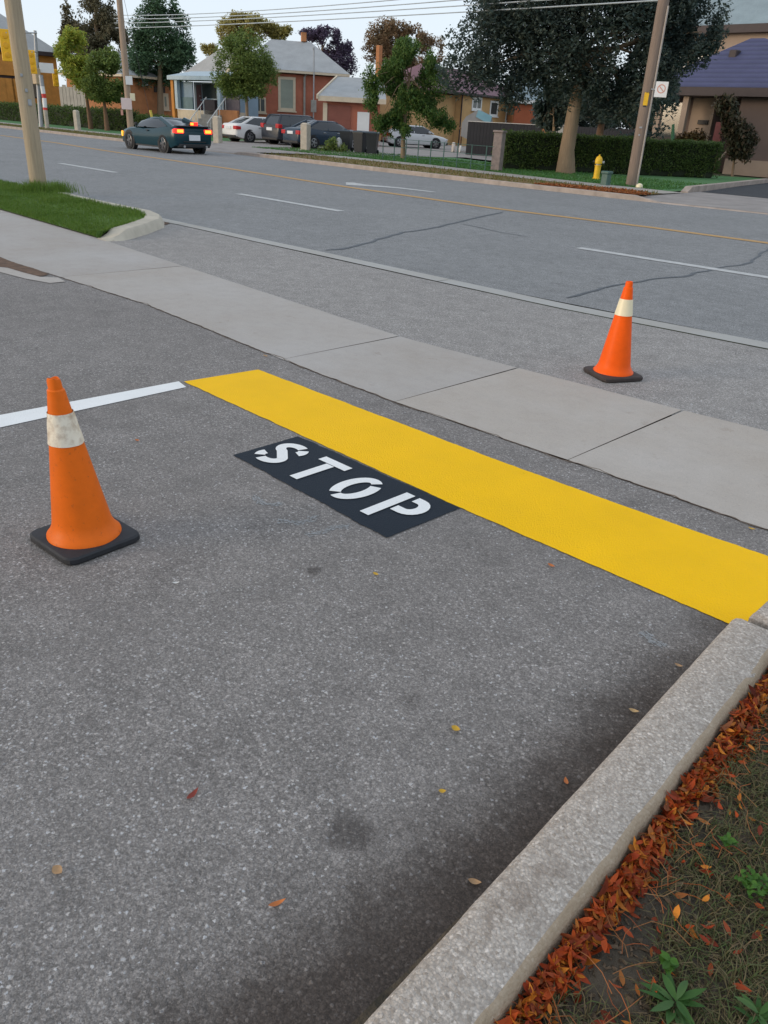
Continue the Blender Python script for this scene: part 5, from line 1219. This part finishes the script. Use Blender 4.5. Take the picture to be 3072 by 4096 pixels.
tree('compact round olive green tree in front of the porch house', rb, [(975, 245, 115, 100), (920, 310, 80, 70), (1040, 300, 80, 80), (980, 345, 105, 50), (960, 180, 60, 45), (1060, 270, 40, 40)], math.hypot(rb.x, rb.y), F_['round'], 8500, .14, [(988, 450), (985, 350)], .14, seed=13, thr=-.22, freq=.8)
tree('big dark green rounded tree above the orange brick house', at_d(640, 470, 84)*Vector((1, 1, 0)) if False else Vector((*at_d(640, 470, 84).xy, 0)), [(640, 190, 115, 100), (590, 130, 75, 90), (690, 130, 75, 95), (650, 60, 70, 75), (560, 240, 60, 55), (720, 240, 70, 65), (640, 290, 80, 45), (610, 20, 30, 40), (560, 300, 60, 45), (700, 300, 65, 50), (540, 180, 40, 60), (745, 190, 40, 60)], 84, F_['blue'], 11000, .2, [(640, 330), (642, 200)], .3, seed=17, thr=-.2, freq=.6)
tree('tall brownish conifer behind the leaning tan pole', Vector((*at_d(400, 470, 92).xy, 0)), [(380, 20, 70, 90), (400, 140, 100, 100), (440, 230, 75, 90), (350, 190, 70, 70), (390, -80, 55, 70), (480, 150, 35, 60)], 92, F_['brown'], 8000, .22, [(395, 330), (385, 100)], .3, seed=19, thr=-.1, freq=.8, drop=.4)
tree('slim pointed brownish conifer left of the taller conifer', Vector((*at_d(272, 470, 94).xy, 0)), [(272, 90, 20, 60), (270, 150, 28, 50), (285, 190, 45, 45), (320, 150, 30, 50)], 94, F_['brown'], 1500, .28, [(272, 330), (271, 120)], .18, seed=21, thr=-.2, drop=.4)
for (lab, bx_, by_, bl, tr, sd_) in (('small yellow green tree left of the tan pole, nearer the traffic lights', 363, 500, [(300, 210, 75, 60), (330, 270, 85, 60), (260, 200, 45, 40), (350, 320, 70, 45), (300, 150, 45, 30)], [(352, 430), (338, 330)], 23),
                             ('small greener tree right against the tan pole', 428, 505, [(420, 290, 70, 70), (400, 350, 70, 50), (450, 250, 45, 55), (470, 340, 40, 60), (430, 385, 50, 25)], [(420, 440), (410, 350)], 25)):
    p = on_y(bx_, by_, 31.5); p.z = .07
    tree(lab, p, bl, math.hypot(p.x, p.y), F_['ygreen' if sd_ == 23 else 'round'], 4800, .17, tr, .16, 'bark2', 'small trees behind the left hedge', seed=sd_, thr=-.15, freq=.7)
tree('golden tree far behind the porch house roof', Vector((*at_d(960, 470, 105).xy, 0)), [(930, 130, 65, 55), (1010, 110, 70, 45), (1090, 130, 65, 30), (850, 185, 45, 30), (960, 80, 40, 30), (1140, 120, 30, 18)], 105, F_['gold'], 5600, .25, [(960, 330), (960, 150)], .25, seed=27, thr=-.05, freq=.5)
tree('dark plum coloured tree behind the grey hip roof', Vector((*at_d(1290, 470, 110).xy, 0)), [(1240, 140, 55, 22), (1310, 150, 55, 38), (1360, 200, 35, 30), (1390, 190, 22, 20), (1340, 260, 90, 60)], 110, F_['plum'], 4000, .25, [(1290, 330), (1290, 180)], .25, seed=29, thr=-.12)
tree('russet brown tree behind the drooping green tree', Vector((*at_d(1570, 470, 100).xy, 0)), [(1520, 150, 65, 60), (1590, 130, 70, 50), (1650, 170, 60, 55), (1490, 205, 45, 40), (1560, 210, 60, 50), (1720, 200, 60, 60), (1640, 270, 90, 60)], 100, F_['russet'], 6500, .24, [(1560, 330), (1560, 180)], .28, seed=31, thr=-.10, freq=.5)
tree('dim yellow tree top showing above the two storey house roof', Vector((*at_d(2900, 470, 75).xy, 0)), [(2890, -15, 90, 35), (2850, 30, 40, 22), (2960, -20, 60, 30)], 75, F_['gold'], 900, .3, [(2900, 200), (2895, 40)], .2, seed=33)
# dark shrub at the bungalow
sb = on_y(2945, 640, 44); sb.z = .05
tree('dark weeping shrub against the bungalow wall at the right', sb, [(2945, 480, 55, 70), (2965, 560, 55, 60), (2920, 420, 55, 40), (2990, 520, 40, 60), (2960, 610, 45, 30)], math.hypot(sb.x, sb.y), foliage('shrub_leaves', [(.030, .036, .022), (.045, .048, .026), (.065, .055, .03), (.085, .05, .03)], .12), 1700, .17, [(2945, 560)], .06, seed=35, cat='shrub', name='shrub', drop=.6)
sb = on_y(2760, 615, 43); sb.z = .05
tree('low rusty yellow shrub in front of the bungalow porch', sb, [(2735, 560, 40, 22), (2790, 555, 35, 30), (2700, 585, 40, 18)], math.hypot(sb.x, sb.y), foliage('rusty_shrub_leaves', [(.060, .050, .02), (.13, .075, .02), (.035, .030, .02)], .12), 700, .15, [(2755, 590)], .04, seed=37, cat='shrub', name='shrub', limbs=False)
sp3 = on_y(2685, 560, 42); b = MB(); b.tube([(sp3.x, sp3.y, .2), on_y(2688, 600, 42), on_y(2693, 497, 42)], [.13, .12, .07], 8); tag(b.build('garden_umbrella', plain('green_cloth', (.05, .16, .075), .7, .2, 6), smooth=True), 'closed green garden umbrella standing behind the hedge by the porch', 'umbrella')
for i, (px, py, y_, lab) in enumerate(((1240, 600, 30.5, 'tuft of tall weeds at the foot of the right concrete post'), (1330, 600, 31.5, 'weedy bush in front of the blue sedan and left bin'))):
    p = on_y(px, py, y_); p.z = .08
    tree(lab, p, [(px, 575, 28, 25), (px+20, 590, 26, 18), (px-18, 595, 18, 14)] if i == 0 else [(px, 580, 36, 26), (px+30, 590, 30, 20), (px-35, 600, 25, 14)], math.hypot(p.x, p.y), F_['ygreen' if i == 0 else 'round'], 420, .11, [(px, 590)], .02, seed=40+i, cat='weeds', name='bush', limbs=False, drop=-.6)
# hedges: clipped boxes skinned with leaves, over a woody core
def hedge(label, A, B, depth, h, n, size, seed):
    t = thing('hedge', label, 'hedge', A, math.atan2(B.y-A.y, B.x-A.x)); L = (B-A).length
    b = MB(); off = Vector((seed*5.1, seed, 0))
    while n > 0:
        u, v = random.random()*L, random.random(); f = random.random()
        top = h*(1+.05*noise.noise(Vector((u*.6, 0, 0))+off))
        wob = .10*noise.noise(Vector((u*1.2, v*h*1.4, 2))+off)
        if f < .60: p = Vector((u, wob+random.random()**2*.16, v*top))
        elif f < .92: p = Vector((u, v*depth, top-.02-random.random()**2*.12+wob*.7))
        else: p = Vector((random.choice((0, L))+wob, v*depth, random.random()*top))
        if p.z < h*.18 and noise.noise(Vector((u*1.1, 3, 1))+off) < .0: n -= .4; continue
        for q_ in range(3):
            s_ = size*random.uniform(.6, 1.2); o = p+Vector((random.gauss(0, size*.6), random.gauss(0, size*.4), random.gauss(0, size*.5)))
            a = random.uniform(0, 6.3); el = random.uniform(-.6, 1.2)
            d_ = Vector((math.cos(a)*math.cos(el), math.sin(a)*math.cos(el), math.sin(el))); w_ = d_.cross(Vector((random.gauss(0, .6), random.gauss(0, .6), 1))).normalized()*s_*.33; d_ = d_*s_*.6
            b.add([o-d_, o+w_, o+d_, o-w_], [(0, 1, 2, 3)])
        n -= 1
    b.build('foliage', F_['hedge'], t)
    b = MB(); b.bevbox(.12, L-.12, .16, depth-.12, 0, h*.93, .08); b.build('stems', M['hedgecore'], t)
M['hedgecore'] = plain('hedge_stems', (.022, .030, .012), .9, .4, 4)
hA, hB = at(2000, 675, .08), at(2868, 714, .08)
hB = Vector((hB.x, hB.y, 0)); hA.z = 0
hedge('long clipped green hedge behind the hydrant and thick right pole', Vector((hA.x+.1, hA.y, .06)), Vector((hB.x, hB.y, .06)), 1.3, 1.50, 8500, .085, 1)
hedge('long dark hedge at far left behind the concrete post', Vector((-110, 33.5, .06)), Vector((*on_y(490, 480, 32.6).xy, .06)), 1.4, 1.42, 5200, .15, 2)
hedge('short scruffy hedge between the tan pole and the coupe roof', Vector((*on_y(535, 480, 33).xy, .06)), Vector((*on_y(640, 480, 33).xy, .06)), 1.2, 1.15, 700, .14, 3)
# wire fence round the lawn
fn = thing('wire_fence', 'thin dark wire fence along the front of the green lawn', 'fence', at(1540, 640, .07)); fa = at(1530, 640, .07); fb = at(1968, 690, .07)
for k in range(9):
    p = fa.lerp(fb, k/8.5); b = MB(); b.tube([p, p+Vector((0, 0, .95))], .022, 6); b.build('fence_post', M['green'], fn, world=True)
for z in (.25, .6, .93):
    b = MB(); b.tube([fa+Vector((0, 0, z)), fb+Vector((0, 0, z))], .009, 4); b.build('fence_wire', M['green'], fn, world=True)
pt = at(1838, 606, .07); b = MB(); b.tube([pt, at_d(1850, 500, math.hypot(pt.x, pt.y))], .07, 6); b.tube([at_d(1836, 515, math.hypot(pt.x, pt.y)), at_d(1866, 505, math.hypot(pt.x, pt.y))], .07, 6)
tag(b.build('wooden_post', M['bark2'], smooth=True), 'rusty wooden post between the silver sedan and the black fence', 'post')
b = MB(); ch_ = at_d(1516, 230, 84); b.bevbox(ch_.x-.22, ch_.x+.22, ch_.y-.22, ch_.y+.22, 0, on_y(1516, 182, ch_.y).z, .03); tag(b.build('chimney_stack', M['orange_brick2']), 'slender tan chimney left of the russet tree', 'chimney')

tree('low dark tree mass behind the dark fence right of the maple trunk', Vector((*at_d(2430, 540, 68).xy, 0)), [(2230, 470, 110, 60), (2370, 450, 120, 80), (2500, 440, 110, 90), (2620, 450, 90, 90)], 68, F_['dark'], 5200, .26, [(2430, 480)], .2, seed=51, thr=-.3)
M['farblade'] = foliage('far_grass_blades', [(.06, .16, .045), (.085, .21, .06), (.07, .17, .04), (.11, .20, .06)], .35)
M['dryblade'] = foliage('dry_verge_blades', [(.16, .16, .045), (.20, .15, .055), (.12, .16, .04), (.26, .15, .06)], .35)
b = MB()
for k in range(16000):
    x = random.uniform(-38, -13.5); y0 = max(yl(SWF, x)+.05, 26.6); y = y0+random.random()**1.4*6.5
    if x > -14.5 and y > 30: continue
    blade(b, Vector((x, y, .06)), random.uniform(.05, .13), .03, random.uniform(0, 6.3), random.uniform(.2, .9))
tag(b.build('lawn_grass', M['farblade']), 'green lawn grass between the far sidewalk and the hedge and fence', 'grass', kind='stuff')
b = MB()
for k in range(12000):
    x = random.uniform(-95, -12.4)
    if -41.2 < x < -31.8: continue
    y = yl(KERBF, x)+.24+random.random()*(yl(SWN, x)-yl(KERBF, x)-.26)
    blade(b, Vector((x, y, .075)), random.uniform(.05, .13), .03, random.uniform(0, 6.3), random.uniform(.2, .9))
tag(b.build('dry_verge_grass', M['dryblade']), 'dry olive verge grass between the far kerb and sidewalk', 'grass', kind='stuff')
